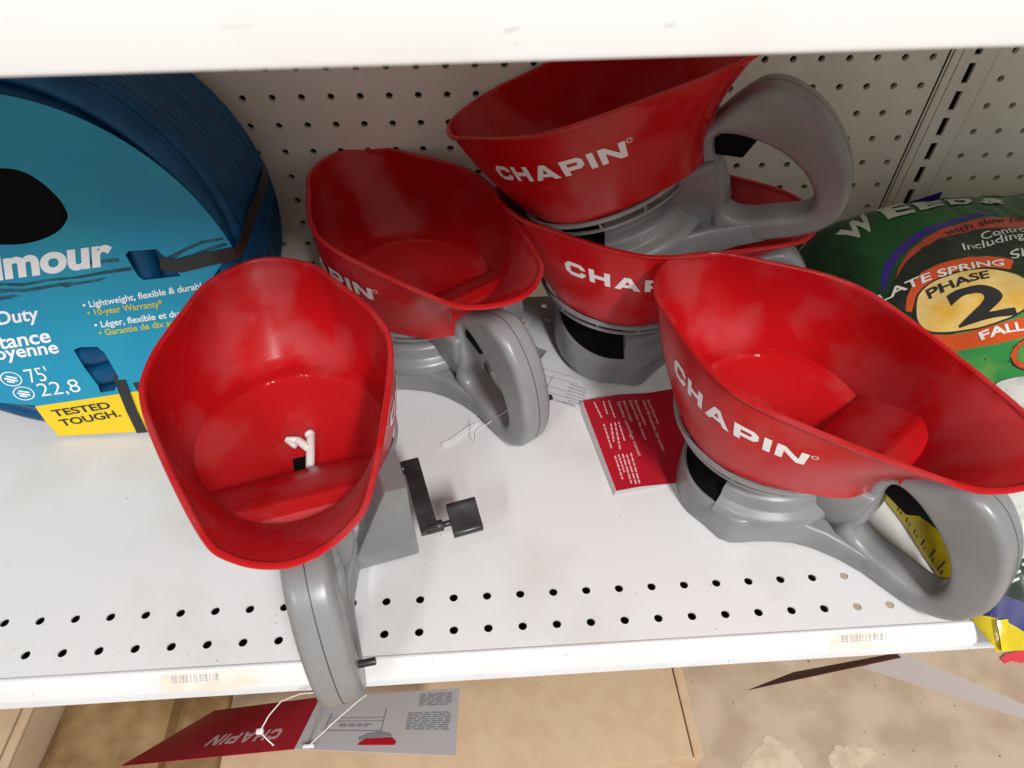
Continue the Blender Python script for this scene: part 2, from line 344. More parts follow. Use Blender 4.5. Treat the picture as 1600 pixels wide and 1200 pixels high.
BAG_POLY = {'oval': [(14.85, -6.84), (15.05, -6.59), (15.33, -6.44), (15.88, -6.34), (16.51, -6.33), (17.0, -6.42), (17.48, -6.58), (17.82, -6.87), (17.84, -7.48), (17.57, -8.06), (17.2, -8.37), (16.56, -8.64), (15.91, -8.74), (15.45, -8.59), (14.98, -8.38), (14.72, -8.17), (14.63, -7.84), (14.66, -7.44)], 'spring_banner': [(14.49, -7.03), (14.64, -6.6), (14.98, -6.12), (15.32, -5.84), (15.9, -5.68), (16.75, -5.62), (17.47, -5.62), (18.14, -6.06), (17.81, -6.48), (17.07, -6.3), (16.44, -6.21), (15.79, -6.24), (15.23, -6.42), (14.84, -6.76), (14.61, -7.16)], 'fall_banner': [(14.71, -8.3), (15.04, -8.53), (15.5, -8.72), (16.17, -8.81), (17.11, -8.66), (17.72, -8.52), (17.53, -9.14), (16.79, -9.44), (15.87, -9.5), (15.33, -9.3), (15.0, -9.22), (14.91, -8.91)], 'black_zone': [(14.22, -6.32), (14.6, -5.69), (15.17, -5.02), (15.87, -4.58), (16.66, -4.33), (17.78, -4.22), (18.83, -4.33), (20.35, -4.43), (19.79, -5.98), (18.27, -7.32), (17.99, -6.7), (17.7, -6.47), (17.07, -6.3), (16.47, -6.16), (15.34, -6.41), (14.87, -6.77), (14.64, -7.42), (14.44, -7.06)], 'red_arc': [(14.67, -5.64), (14.88, -5.24), (15.49, -4.56), (16.14, -4.21), (17.02, -3.86), (17.99, -3.77), (19.21, -3.71), (21.1, -3.86), (20.77, -4.39), (18.79, -4.4), (17.75, -4.28), (16.63, -4.39), (15.85, -4.63), (15.19, -5.04)], 'purple_arc': [(14.27, -5.66), (14.53, -4.98), (15.11, -4.34), (15.85, -3.92), (16.81, -3.65), (17.83, -3.41), (18.61, -3.37), (18.99, -3.51), (17.7, -3.65), (16.77, -3.89), (15.89, -4.2), (15.16, -4.68), (14.61, -5.28), (14.29, -5.89)], 'picture': [(16.06, -10.0), (16.22, -9.78), (16.6, -9.56), (17.05, -9.52), (17.39, -9.79), (17.34, -10.26), (16.95, -10.66), (16.41, -10.79), (16.13, -10.55), (15.99, -10.3)], 'clover': [(15.41, -10.73), (15.69, -10.68), (16.07, -10.75), (16.52, -10.95), (16.81, -11.35), (16.72, -11.85), (16.33, -12.24), (15.92, -12.23), (15.64, -11.79), (15.52, -11.22)]}
BAG_PX = {(1560, 790): (14.72, -13.77), (1590, 870): (14.93, -15.03), (1545, 830): (14.45, -14.26), (1590, 930): (14.84, -15.83), (1560, 960): (14.38, -16.14), (1450, 830): (13.6, -13.47), (1478, 885): (13.71, -14.55), (1380, 800): (12.98, -12.31), (1600, 770): (15.25, -13.69), (1570, 610): (15.55, -10.96), (1500, 600): (14.76, -10.26), (1560, 1000): (14.31, -16.68)}
LEAF_TEXT = [('Multi-Purpose', (6.249, -7.067), (6.413, -8.204), (6.353, -7.032)), ('Hand Broadcast Spreader', (6.065, -7.086), (6.334, -9.488), (6.18, -7.058)), ('Multipropósito', (5.742, -7.127), (5.916, -8.324), (5.858, -7.092)), ('Esparcidor de mano', (5.558, -7.151), (5.776, -8.988), (5.677, -7.123)), ('Multi-usage', (5.299, -7.206), (5.424, -8.187), (5.415, -7.166)), ('Épandeur centrifuge manuel', (5.086, -7.252), (5.41, -9.705), (5.206, -7.213)), ('CHAPIN', (7.382, -7.289), (7.531, -8.903), (7.559, -7.229))]
LEAF_ROWS = [((4.783, -7.16), (4.884, -7.99)), ((4.584, -7.178), (4.636, -7.808)), ((4.241, -7.205), (4.415, -7.991)), ((4.978, -8.189), (5.049, -9.104)), ((4.847, -8.209), (4.827, -9.427)), ((4.691, -8.255), (4.659, -9.082)), ((4.436, -8.267), (4.531, -9.359)), ((5.164, -9.6), (5.225, -10.876)), ((5.009, -9.667), (5.104, -10.892)), ((4.873, -9.634), (4.952, -10.86)), ((4.727, -9.651), (4.799, -10.397)), ((4.598, -9.694), (4.689, -10.679))]
LEAF = [(3.825, -7.104), (4.404, -11.124)]
PAPER_CODE = [(2.103, -4.53), (2.477, -4.761), (2.842, -4.232), (2.26, -3.854)]
PAPER_LINES = [((2.248, -5.037), (3.902, -5.799)), ((2.273, -5.404), (3.807, -6.085)), ((2.366, -5.965), (3.365, -6.447)), ((2.419, -6.317), (3.273, -6.745)), ((2.922, -5.561), (2.457, -6.51)), ((2.494, -6.701), (3.555, -7.171))]
PAPER_ROWS = [((3.5, -6.029), (4.059, -6.332)), ((3.423, -6.196), (4.035, -6.507)), ((3.365, -6.347), (4.012, -6.674)), ((3.311, -6.52), (3.989, -6.838)), ((3.254, -6.669), (3.966, -7.009)), ((3.315, -6.86), (3.84, -7.113)), ((3.14, -6.925), (3.56, -7.134))]
TAG1_WHITE = [(-5.577, -17.605, -2.2), (-1.036, -18.067, -2.2), (-0.937, -15.969, -2.9), (-5.199, -15.995, -2.9)]
TAG1_RED = [(-11.144, -17.266, -3.9), (-5.577, -17.605, -2.2), (-5.201, -15.976, -2.9), (-9.199, -15.374, -5.2)]
TAG5_RED = [(8.363, -16.206, -4.0), (12.175, -16.491, -1.2), (12.142, -16.315, -1.3), (9.888, -15.874, -3.6)]
TAG5_WHITE = [(11.927, -16.007, -3.2), (17.858, -17.8, -4.4), (17.441, -17.699, -3.6), (12.245, -16.381, -1.2)]
TIE_A = [(-4.539, -16.933, 0.1), (-5.114, -16.791, -0.3), (-5.804, -16.695, -1.0), (-6.272, -16.864, -1.6), (-6.571, -17.148, -2.0), (-6.404, -17.291, -2.3), (-6.225, -17.426, -2.4)]
TIE_B = [(-3.264, -17.111, 0.2), (-3.526, -17.105, -0.2), (-4.381, -17.277, -1.3), (-5.178, -17.577, -2.15)]
TIE2_STRIP = [(-1.339, -8.779, 0.06), (-0.936, -8.545, 0.06), (-0.316, -8.003, 0.07), (0.078, -7.871, 0.1)]
TIE2_LINE = [(1.047, -8.131, 1.1), (0.483, -8.224, 0.7), (-0.092, -8.37, 0.25), (-0.173, -8.646, 0.06), (-0.256, -8.662, 0.3), (-0.051, -8.335, 0.9)]
TIE4_LINE = [(10.899, -4.85, 6.6), (11.485, -3.709, 5.2), (11.902, -2.638, 3.4), (11.587, -3.004, 3.2)]
TIE4_LINE2 = [(11.899, -4.163, 5.2), (12.331, -3.215, 4.0), (12.936, -1.786, 2.5)]
SPLASH = [[(12.091, -15.175), (12.653, -14.584), (13.247, -14.331), (13.669, -13.826), (14.098, -13.912), (14.404, -14.168), (14.771, -14.425), (14.93, -15.068), (14.809, -15.761), (12.123, -15.594)], [(16.436, -15.161), (16.781, -14.607), (17.208, -14.516), (17.439, -14.589), (18.043, -14.392), (18.051, -14.685), (18.711, -14.668), (18.968, -14.974), (18.609, -15.352), (18.036, -15.486), (17.685, -15.939), (16.811, -15.746)]]
SCRAP_PTS = [(27.563, -10.823), (27.976, -10.604), (28.844, -10.482), (29.586, -10.456), (29.37, -10.932), (28.626, -11.094), (28.13, -10.961), (27.707, -11.073)]
BOXPX = {(45, 1112): [(-18.359, -13.298, -10.0), (-19.622, -12.572, -12.0), (-20.886, -11.847, -14.0)], (5, 1200): [(-18.483, -15.315, -10.0), (-19.755, -14.728, -12.0), (-21.027, -14.141, -14.0)], (230, 1105): [(-13.724, -13.411, -10.0), (-14.668, -12.693, -12.0), (-15.612, -11.976, -14.0)], (215, 1200): [(-13.432, -15.627, -10.0), (-14.357, -15.062, -12.0), (-15.281, -14.497, -14.0)], (360, 1098): [(-10.446, -13.44, -10.0), (-11.165, -12.724, -12.0), (-11.884, -12.008, -14.0)], (345, 1200): [(-10.298, -15.821, -10.0), (-11.007, -15.269, -12.0), (-11.716, -14.717, -14.0)], (1065, 1047): [(8.022, -13.262, -10.0), (8.574, -12.534, -12.0), (9.126, -11.806, -14.0)], (1080, 1190): [(7.583, -16.706, -10.0), (8.105, -16.215, -12.0), (8.627, -15.725, -14.0)]}

# wide bold capitals of the logo, one unit high, drawn as outlines (list of loops each)
def glyphs():
    w = .30; G = {}
    G['C'] = (1.25, [[(.28, 0), (1.0, 0), (1.25, .24), (1.25, .40), (.93, .40), (.93, .27), (.38, .27), (.33, .32), (.33, .68), (.38, .73), (.93, .73), (.93, .62), (1.25, .62), (1.25, .78), (1.0, 1), (.28, 1), (0, .74), (0, .26)]])
    G['H'] = (1.25, [[(0, 0), (.33, 0), (.33, .37), (.92, .37), (.92, 0), (1.25, 0), (1.25, 1), (.92, 1), (.92, .64), (.33, .64), (.33, 1), (0, 1)]])
    G['A'] = (1.5, [[(0, 0), (.36, 0), (.48, .2), (1.02, .2), (1.14, 0), (1.5, 0), (.93, 1), (.57, 1)], [(.6, .42), (.75, .72), (.9, .42)]])
    G['P'] = (1.2, [[(0, 0), (.33, 0), (.33, .28), (.98, .28), (1.2, .46), (1.2, .82), (.98, 1), (0, 1)], [(.33, .53), (.33, .75), (.82, .75), (.88, .70), (.88, .58), (.82, .53)]])
    G['I'] = (.34, [[(0, 0), (.34, 0), (.34, 1), (0, 1)]])
    G['N'] = (1.35, [[(0, 0), (.33, 0), (.33, .62), (1.0, 0), (1.35, 0), (1.35, 1), (1.02, 1), (1.02, .38), (.35, 1), (0, 1)]])
    loops = []; x = 0
    for ch in 'CHAPIN':
        W, lp = G[ch]
        for l in lp: loops.append([(x+p[0], p[1]) for p in l])
        x += W+.24
    end = x-.24
    return loops, end
LG, LGW = glyphs()
_ring = [[(LGW+.22+.15*math.cos(a), .9+.15*math.sin(a)) for a in np.linspace(0, 2*math.pi, 16, endpoint=False)],
         [(LGW+.22+.11*math.cos(a), .9+.11*math.sin(a)) for a in np.linspace(0, 2*math.pi, 16, endpoint=False)]]
LOGO2D = curve_mesh(LG+_ring)
LOGOPLAIN = ([(p[0]/LGW, p[1], 0) for p in curve_mesh(LG)[0]], curve_mesh(LG)[1])

# ------------------------------------------------------------------ shelf bay: floor, shelf, pegboard back, slotted upright, upper shelf
tag(new('floor', [(-90, -90, -18), (90, -90, -18), (90, 30, -18), (-90, 30, -18)], [(0, 1, 2, 3)], FLOOR, smooth=0), 'worn beige concrete floor below the shelf', kind='structure')

def holed(mb, x0, x1, y0, y1, holes, P, r=.125, depth=.15, n=16):
    """sheet of unit cells, each with a round hole of real depth; P(x, y, d) places a point d behind the face"""
    hx, hy = (x1-x0)/2, (y1-y0)/2; cx, cy_ = (x0+x1)/2, (y0+y1)/2
    if not holes:
        mb.add([P(x0, y0, 0), P(x1, y0, 0), P(x1, y1, 0), P(x0, y1, 0)], [(0, 1, 2, 3)]); return
    sq = []
    for k in range(n):
        a = 2*math.pi*k/n; c, s_ = math.cos(a), math.sin(a); m = max(abs(c), abs(s_)); sq.append((cx+hx*c/m, cy_+hy*s_/m))
    ci = [(cx+r*math.cos(2*math.pi*k/n), cy_+r*math.sin(2*math.pi*k/n)) for k in range(n)]
    v = [P(*p, 0) for p in sq]+[P(*p, 0) for p in ci]+[P(*p, depth) for p in ci]
    f = [(k, (k+1) % n, n+(k+1) % n, n+k) for k in range(n)]+[(n+k, n+(k+1) % n, 2*n+(k+1) % n, 2*n+k) for k in range(n)]
    mb.add(v, f)

sh = thing('lower_shelf', 'white enamelled shelf with two rows of holes along its front, carrying the spreaders', 'shelf')
m = MB(); PS = .9826; XS = -2.9215; P = lambda x, y, d: (x, y, -d)
XR = [XS+PS*(k-.5) for k in range(-24, 34)]
rows = [(-15.985, -14.9035, True, None), ]
YR = [(-16.0, -15.9, 0), (-15.9, -14.92, 1), (-14.92, -13.9, 1), (-13.9, -2.86, 0), (-2.86, -1.88, 1), (-1.88, -.9, 1), (-.9, -.75, 0)]
YR = [(-16.0, -15.885, 0), (-15.885, -14.9035, 1), (-14.9035, -13.92, 1), (-13.92, -2.86, 0), (-2.86, -1.88, 1), (-1.88, -.9, 1), (-.9, -.75, 0)]
for a, b in zip(XR, XR[1:]):
    for y0, y1, h in YR: holed(m, a, b, y0, y1, h, P, depth=.06)
m.build('deck', WHITE, sh, smooth=30)
prof = [(-16.0, 0), (-16.03, .035), (-16.08, .045), (-16.14, .02), (-16.30, -.14), (-16.44, -.34), (-16.5, -.44), (-16.36, -.47), (-16.36, -.53), (-16.50, -.55), (-16.585, -.56), (-16.60, -.60), (-16.585, -.64), (-16.50, -.66), (-16.3, -.62), (-16.2, -.5)]
m = MB(); x0, x1 = XR[0], XR[-1]
m.add([(x, y, z) for x in (x0, x1) for y, z in prof], [(k, k+1, len(prof)+k+1, len(prof)+k) for k in range(len(prof)-1)])
m.build('front_lip', WHITE, sh, smooth=60)
def lip_pt(x, u, off=.006):
    k = 3+u*3; i = int(min(k, 5)); f = k-i
    y = prof[i][0]*(1-f)+prof[i+1][0]*f; z = prof[i][1]*(1-f)+prof[i+1][1]*f
    return (x, y-off*.8, z+off*.8)
for xa, xb, code in ((-8.9, -6.15, True), (9.75, 11.5, True)):
    st = lay('price_label', cut(*joined([[(xa, .05), (xb, .05), (xb, .95), (xa, .95)]]), .4, .34), lambda x, y: lip_pt(x, y), STICK, sh)
    bars = []; x = xa+.3
    while x < xa+1.6:
        w = random.choice((.03, .05, .08)); bars.append([(x, .12), (x+w, .12), (x+w, .42), (x, .42)]); x += w+random.choice((.03, .05, .07))
    lay('barcode', joined(bars), lambda x, y: lip_pt(x, y, .012), PRINTF, st)

BP = lambda x, y, z: (1.03*x, .715+1.03*y, 1.03*z-.572)      # back panel: face at y = 0.715, hole pitch 1.03
MB().box((-24, -16.25, -.8), (10.3, -13.3, -.7)).build('hole_shade_plate', DARK, sh, smooth=0)  # added dark plate under the deck, so its front holes read as shade
pb = thing('pegboard_panel', 'beige perforated back panel behind the spreaders, left of the slotted upright', 'pegboard')
def peg(parent, xs, xa, xb, z0, ztop, zbot):
    m = MB(); Q = lambda x, z, d: BP(x, d, z)
    X = [x for x in xs]
    zs = [z0+k for k in range(-12, 12) if zbot < z0+k-.5 and z0+k+.5 < ztop]
    for z in zs:
        for x in X: holed(m, x-.5, x+.5, z-.5, z+.5, 1, Q, depth=.2)
    lo, hi = X[0]-.5, X[-1]+.5; zl, zh = zs[0]-.5, zs[-1]+.5
    for a, b, c, d in ((xa, lo, zbot, ztop), (hi, xb, zbot, ztop), (lo, hi, zbot, zl), (lo, hi, zh, ztop)):
        if b > a and d > c: holed(m, a, b, c, d, 0, Q)
    m.build('perforated_board', PEG, parent, smooth=30)
    MB().box((xa, .5, zbot), (xb, .6, ztop), BP).build('shade_sheet', DARK, parent, smooth=0)  # dark sheet put in as the shade behind the holes
peg(pb, [-6.6417+k for k in range(-18, 24)], -26, 17.0, 8.5359, 17.5, -3)
pr = thing('pegboard_panel', 'beige perforated back panel behind the bag, right of the slotted upright', 'pegboard')
peg(pr, [19.2529+k for k in range(0, 12)], 18.69, 32, 8.72, 17.5, -3)
ur = thing('slotted_upright', 'white steel upright with a row of dark slots between the two perforated panels', 'upright')
m = MB(); Q = lambda x, z, d: BP(x, d, z)
sx0, sx1 = 17.79, 18.05; z = -3.0
zc = [5.95+k*1.0 for k in range(-9, 13)]
lastz = -3.0
for c in zc:
    a, b = c-.36, c+.36
    if a < lastz: continue
    m.add([Q(17.38, lastz, -.02), Q(18.66, lastz, -.02), Q(18.66, a, -.02), Q(17.38, a, -.02)], [(0, 1, 2, 3)])
    m.add([Q(17.38, a, -.02), Q(sx0, a, -.02), Q(sx0, b, -.02), Q(17.38, b, -.02)], [(0, 1, 2, 3)])
    m.add([Q(sx1, a, -.02), Q(18.66, a, -.02), Q(18.66, b, -.02), Q(sx1, b, -.02)], [(0, 1, 2, 3)])
    for q in (((sx0, a), (sx0, b)), ((sx0, b), (sx1, b)), ((sx1, b), (sx1, a)), ((sx1, a), (sx0, a))):
        m.add([Q(*q[0], -.02), Q(*q[1], -.02), Q(*q[1], .09), Q(*q[0], .09)], [(0, 1, 2, 3)])
    lastz = b
m.add([Q(17.38, -3, -.02), Q(17.38, 17.5, -.02), Q(17.38, 17.5, .3), Q(17.38, -3, .3)], [(0, 1, 2, 3)])
m.add([Q(18.66, -3, -.02), Q(18.66, 17.5, -.02), Q(18.66, 17.5, .3), Q(18.66, -3, .3)], [(0, 1, 2, 3)])
new('slotted_face', m.v, m.f, PEG, ur, smooth=0, clean=False)
MB().box((17.045, -.03, -3), (17.34, .2, 17.5), BP).build('trim_strip', PEG, ur, bevel=.03)
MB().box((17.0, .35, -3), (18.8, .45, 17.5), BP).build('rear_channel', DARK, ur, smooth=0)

us = thing('upper_shelf', 'white shelf close overhead whose front edge crosses the top of the picture', 'shelf', (0.6, 0, 16.32), (0, -.0127, 0))
prof2 = [(-16.2, .95), (-16.2, .12), (-16.5, .02), (-16.88, 0), (-16.97, .03), (-17.0, .09), (-17.0, 1.25), (-16.9, 1.32), (-.2, 1.32), (-.2, .95)]
m = MB(); n_ = len(prof2)
m.add([(x, y, z) for x in (-30, 34) for y, z in prof2], [(k, (k+1) % n_, n_+(k+1) % n_, n_+k) for k in range(n_)]+[tuple(range(n_-1, -1, -1)), tuple(range(n_, 2*n_))])
m.build('deck', WHITEU, us, smooth=35)

for pts in ([(.38, -17.003, .30), (.52, -17.003, .33), (.55, -17.003, .36), (.40, -17.003, .335)], [(.42, -17.003, .20), (.5, -17.003, .215), (.53, -17.003, .19), (.47, -17.003, .21)], [(1.9, -17.003, .31), (2.02, -17.003, .33), (2.0, -17.003, .35), (1.92, -17.003, .335)], [(-2.2, -17.003, .42), (-1.9, -17.003, .43), (-1.9, -17.003, .435), (-2.2, -17.003, .427)]):
    new('scuff', [(p[0]-.6, p[1], p[2]) for p in pts], [(0, 1, 2, 3)], SCUFF, us, smooth=0)
MB().box((-26, .95, -17.9), (32, 1.25, -3.7)).build('lower_back', PEG, pb, smooth=0)

# ------------------------------------------------------------------ hand spreaders
GRP = 'red hand spreaders on the shelf'
CX = 1.1
def make_spreader(label):
    root = thing('hand_spreader', label, 'spreader', group=GRP)
    # hopper: outer wall, rolled lip, inner wall, funnel floor with a ledge at the rear
    N = NU; rings = []
    nrm = []
    for i in range(N):
        t_ = RIM[(i+1) % N]-RIM[i-1]; n2 = np.array((t_[1], -t_[0], 0)); n2 = n2/np.linalg.norm(n2)
        if np.dot(n2[:2], (RIM[i]-np.array((.5, 0, 0)))[:2]) < 0: n2 = -n2
        nrm.append(n2)
    T = [0, .06, .14, .24, .36, .5, .64, .78, .9, .96]
    for t in T: rings.append([wall(i, t) for i in range(N)])
    for o, dz in ((.0, -.10), (.075, -.09), (.095, -.04), (.075, .0), (.03, .02), (-.04, .01), (-.075, -.03), (-.08, -.12)):
        rings.append([RIM[i]+nrm[i]*o+np.array((0, 0, dz)) for i in range(N)])
    for t in reversed(T[1:-1]): rings.append([wall(i, t)-nrm[i]*.08 for i in range(N)])
    def floor_pt(i, k):
        b = wall(i, .05)-nrm[i]*.08; c = np.array((CX, 0, 0)); p = c+(b-c)*k
        r = math.hypot(p[0]-CX, p[1])
        zc = 3.24 if r > 2.42 else 3.2-.62*(1-max(r, .75)/2.42)
        return np.array((p[0], p[1], zc))
    K = [1, .97, .93, .89, .85, .84, .8, .75, .7, .66, .62, .58, .55, .52, .49, .46, .43, .40, .36, .32, .28, .22, .15]
    for k in K: rings.append([floor_pt(i, k) for i in range(N)])
    v = [tuple(p) for r in rings for p in r]; f = []
    for a in range(len(rings)-1):
        f += [(a*N+i, a*N+(i+1) % N, (a+1)*N+(i+1) % N, (a+1)*N+i) for i in range(N)]
    f.append(tuple(range((len(rings)-1)*N, len(rings)*N)))
    # outside of the funnel below the wall
    k0 = len(v); low = []
    for kk, z in ((1, 3.15), (.9, 3.06), (.62, 2.78), (.36, 2.55), (.3, 2.4)):
        for i in range(N):
            b = BOT[i]; c = np.array((CX, 0, 0)); p = c+(b-c)*kk
            v.append((p[0], p[1], z if kk < 1 else b[2]))
    for a in range(4):
        f += [(k0+a*N+i, k0+a*N+(i+1) % N, k0+(a+1)*N+(i+1) % N, k0+(a+1)*N+i) for i in range(N)]
    hop = new('hopper', v, f, RED, root, smooth=38)
    # moulded ledge across the rear of the floor
    def half_width(x, z):
        t = min(max((z-3.2)/3.1, .02), .9); best = 9
        for a, c in zip(range(18, 55), range(19, 56)):
            p, q = wall(a, t), wall(c, t)
            if (p[0]-x)*(q[0]-x) <= 0: best = min(best, p[1]+(q[1]-p[1])*(x-p[0])/(q[0]-p[0]+1e-9))
        return min(best, 2.9 if x > -2.4 else 1.75)-.045
    sec = [(-.25, 3.0), (-.34, 3.32), (-.42, 3.42), (-1.2, 3.95), (-2.05, 4.52), (-2.2, 4.6), (-2.32, 4.62), (-2.66, 4.62), (-2.74, 4.56), (-2.90, 4.44)]
    m = MB(); nn_ = 13
    for x, z in sec:
        w = half_width(x, max(z, 3.3))*(1 if x > -2.5 else .9)
        if x < -2.8: w = .95
        m.v += [(x, w*(2*j/(nn_-1)-1), z) for j in range(nn_)]
    m.f = [(a*nn_+j, a*nn_+j+1, (a+1)*nn_+j+1, (a+1)*nn_+j) for a in range(len(sec)-1) for j in range(nn_-1)]
    m.build('ledge', RED, hop, smooth=35)
    # logo wraps round the left flank
    U0, U1, TB, TH = 17.0, 34.9, .55, .155
    us_ = np.linspace(U0, U1+1.6, 60); pts = [wall(u, TB+TH/2) for u in us_]
    arc = np.concatenate([[0], np.cumsum([np.linalg.norm(b-a) for a, b in zip(pts, pts[1:])])])
    total = np.interp(U1, us_, arc)
    def lmap(side):
        def fn(x, y):
            s_ = x/LGW*total
            if side < 0: s_ = total-s_
            u = float(np.interp(s_, arc, us_)); t = TB+TH*y
            p = wall(u, t); q = wall(u+.2, t)-p; n3 = np.array((-q[1], q[0], 0)); n3 = -n3/np.linalg.norm(n3)
            if n3[1] < 0: n3 = -n3
            p = p+n3*.012
            return (p[0], p[1]*side, p[2])
        return fn
    lm = cut(*LOGO2D, .12, .25)
    lay('logo', lm, lmap(1), LOGO, hop)
    lay('logo', lm, lmap(-1), LOGO, hop)
    # base skirt: round front, swept waist, ends in the handle
    out = []
    for a in np.linspace(-84, 84, 34): out.append((CX+2.9*math.cos(math.radians(a)), 2.9*math.sin(math.radians(a))))
    side = [(.7, 2.88), (.1, 2.82), (-.18, 2.70), (-.38, 2.48), (-.62, 2.15), (-1.0, 1.70), (-1.5, 1.22), (-2.1, .88), (-2.8, .64), (-3.6, .5)]
    out += side+[(x, -y) for x, y in reversed(side)]
    v2, f2 = curve_mesh([out], extrude=.5, bevel=.13, offset=-.13, res=2)
    def sq(p): return (CX+(p[0]-CX)*.72, p[1]*.965, p[2]) if p[0] > CX else (p[0], p[1]*.965 if p[0] > .4 else p[1], p[2])
    def low(x): return 1-.42*min(max((-.5-x)/2.6, 0), 1)
    b_ = new('base', [sq((p[0], p[1], (p[2]+.63)*low(p[0])+.03)) for p in v2], f2, GREY, root, smooth=40)
    # guard wall round the front opening
    m = MB(); m.rev([(2.9, .9), (2.9, 1.2), (2.88, 1.32), (2.84, 1.35), (2.79, 1.33), (2.77, 1.2)], (CX, 0), math.radians(-100), math.radians(100), 40)
    m.v = [sq(p) for p in m.v]; m.build('guard_wall', GREY, root)
    # rear drum with a stepped shoulder under the hopper
    m = MB(); pr_ = [(2.88, 1.1), (2.86, 1.30), (2.74, 1.42), (2.58, 1.50), (2.52, 1.58), (2.52, 1.86), (2.44, 1.98), (2.26, 2.04), (2.16, 2.10), (2.08, 2.26), (1.9, 2.40), (1.6, 2.45), (1.2, 2.45), (.8, 2.4)]
    m.rev(pr_, (CX, 0), math.radians(98), math.radians(262), 44)
    for a in (98, 262):
        c_, s_ = math.cos(math.radians(a)), math.sin(math.radians(a))
        m.add([(CX+r*c_, r*s_, z) for r, z in pr_]+[(CX, 0, 2.4), (CX, 0, 1.1)], [tuple(range(len(pr_)+2))])
    m.build('rear_drum', GREY, root, smooth=50)
    # black spinner cone filling the front opening
    m = MB(); m.rev([(2.80, 1.16), (2.72, 1.34), (2.3, 1.72), (1.7, 2.2), (1.2, 2.5), (.6, 2.55)], (CX, 0), math.radians(-104), math.radians(104), 48)
    m.v = [sq(p) for p in m.v]; m.build('spinner_disc', BLACKM, root)
    # mounting ring: two grey hoops with struts
    m = MB()
    def hoop(r, z, w, h):
        return m.rev([(r-w/2, z-h/2), (r+w/2, z-h/2), (r+w/2, z+h/2), (r-w/2, z+h/2), (r-w/2, z-h/2)], (CX, 0), n=64)
    hoop(2.94, 3.08, .09, .13); hoop(2.74, 2.66, .08, .09)
    for k in range(12):
        a = math.radians(30*k+12); c_, s_ = math.cos(a), math.sin(a)
        m.cyl((CX+2.9*c_, 2.9*s_, 3.08), (CX+2.74*c_, 2.74*s_, 2.66), .05, n=6)
    m.build('mounting_ring', GREY, root, smooth=35)
    # tapered column between base and hopper
    m = MB(); sec = [(.75, -.75, -2.30, .42, .5), (1.3, -.66, -2.42, .62, .8), (2.2, -.6, -2.52, .86, 1.0), (2.9, -.55, -2.62, 1.0, 1.1), (3.2, -.6, -2.66, .95, 1.0)]
    v3 = []
    for z, xa, xb, ya, yb in sec: v3 += [(xa, ya, z), (xb, ya*.75, z), (xb, -yb, z), (xa, -yb, z)]
    f3 = [(a*4+i, a*4+(i+1) % 4, a*4+4+(i+1) % 4, a*4+4+i) for a in range(4) for i in range(4)]+[(3, 2, 1, 0), (16, 17, 18, 19)]
    m.add(v3, f3); m.build('column', GREY, root, bevel=.16, seg=3, smooth=50)
    # gear housing on the right flank
    m = MB()
    ya, yb = -2.74, -.6
    m.add([(-2.02, ya, .05), (1.0, ya, .05), (1.0, yb, .05), (-2.02, yb, .05), (-2.0, ya+.03, 3.55), (.9, ya+.03, 2.85), (.9, -1.95, 2.8), (-2.0, -2.1, 3.6)],
          [(0, 3, 2, 1), (4, 5, 6, 7), (0, 1, 5, 4), (1, 2, 6, 5), (2, 3, 7, 6), (3, 0, 4, 7)])
    m.build('gear_housing', GREY, root, bevel=.07, seg=2)
    # crank on the right: hub, arm, stem, saddle grip
    cr = MB()
    A, B = Vector((-.35, -2.98, 2.25)), Vector((-2.42, -3.0, 1.95))
    cr.cyl((A.x, -2.7, A.z), (A.x, -3.12, A.z), .2)
    d = (B-A).normalized(); nz = Vector((d.z, 0, -d.x))
    q = [A-d*.15+nz*.2, A-d*.15-nz*.2, B+d*.12-nz*.16, B+d*.12+nz*.16]
    cr.add([p+Vector((0, e, 0)) for e in (-.34, .16) for p in q], [(0, 1, 2, 3), (7, 6, 5, 4), (0, 4, 5, 1), (1, 5, 6, 2), (2, 6, 7, 3), (3, 7, 4, 0)])
    cr.cyl(B, (B.x, B.y-.5, B.z), .17); cr.cyl((B.x, B.y-.5, B.z), (B.x, B.y-.75, B.z), .09)
    cr.v = [(p[0]-A.x, p[1]-A.y, p[2]-A.z) for p in cr.v]
    crank = cr.build('crank', BLACK, root, bevel=.025); crank.location = A*S
    kb = MB(); n_ = 24; sec_ = []
    for k in range(n_):
        a = 2*math.pi*k/n_; c_, s_ = math.cos(a), math.sin(a)
        sec_.append((.50*math.copysign(abs(c_)**.7, c_), (.15+.19*abs(c_)**2)*math.copysign(abs(s_)**.8, s_)))
    tilt = .35
    def kp(x, z, y): return (B.x+.05+x*math.cos(tilt)-z*math.sin(tilt), y, B.z+x*math.sin(tilt)+z*math.cos(tilt))
    kb.add([kp(x, z, y) for y in (B.y-.72, B.y-1.58) for x, z in sec_], [(i, (i+1) % n_, n_+(i+1) % n_, n_+i) for i in range(n_)]+[tuple(range(n_-1, -1, -1)), tuple(range(n_, 2*n_))])
    kb.v = [(p[0]-A.x, p[1]-A.y, p[2]-A.z) for p in kb.v]
    kb.build('knob', BLACK, crank, bevel=.02, smooth=30)
    # D-shaped handle in the middle plane
    ho = [(-2.1, .03), (-3.0, .02), (-4.1, .02), (-5.05, .09), (-5.7, .4), (-6.1, 1.0), (-6.28, 1.9), (-6.15, 2.9), (-5.82, 3.8), (-5.4, 4.42), (-4.9, 4.86), (-4.3, 5.02), (-3.6, 4.78), (-2.95, 4.42), (-2.4, 4.1), (-2.1, 3.4), (-2.1, 1.6)]
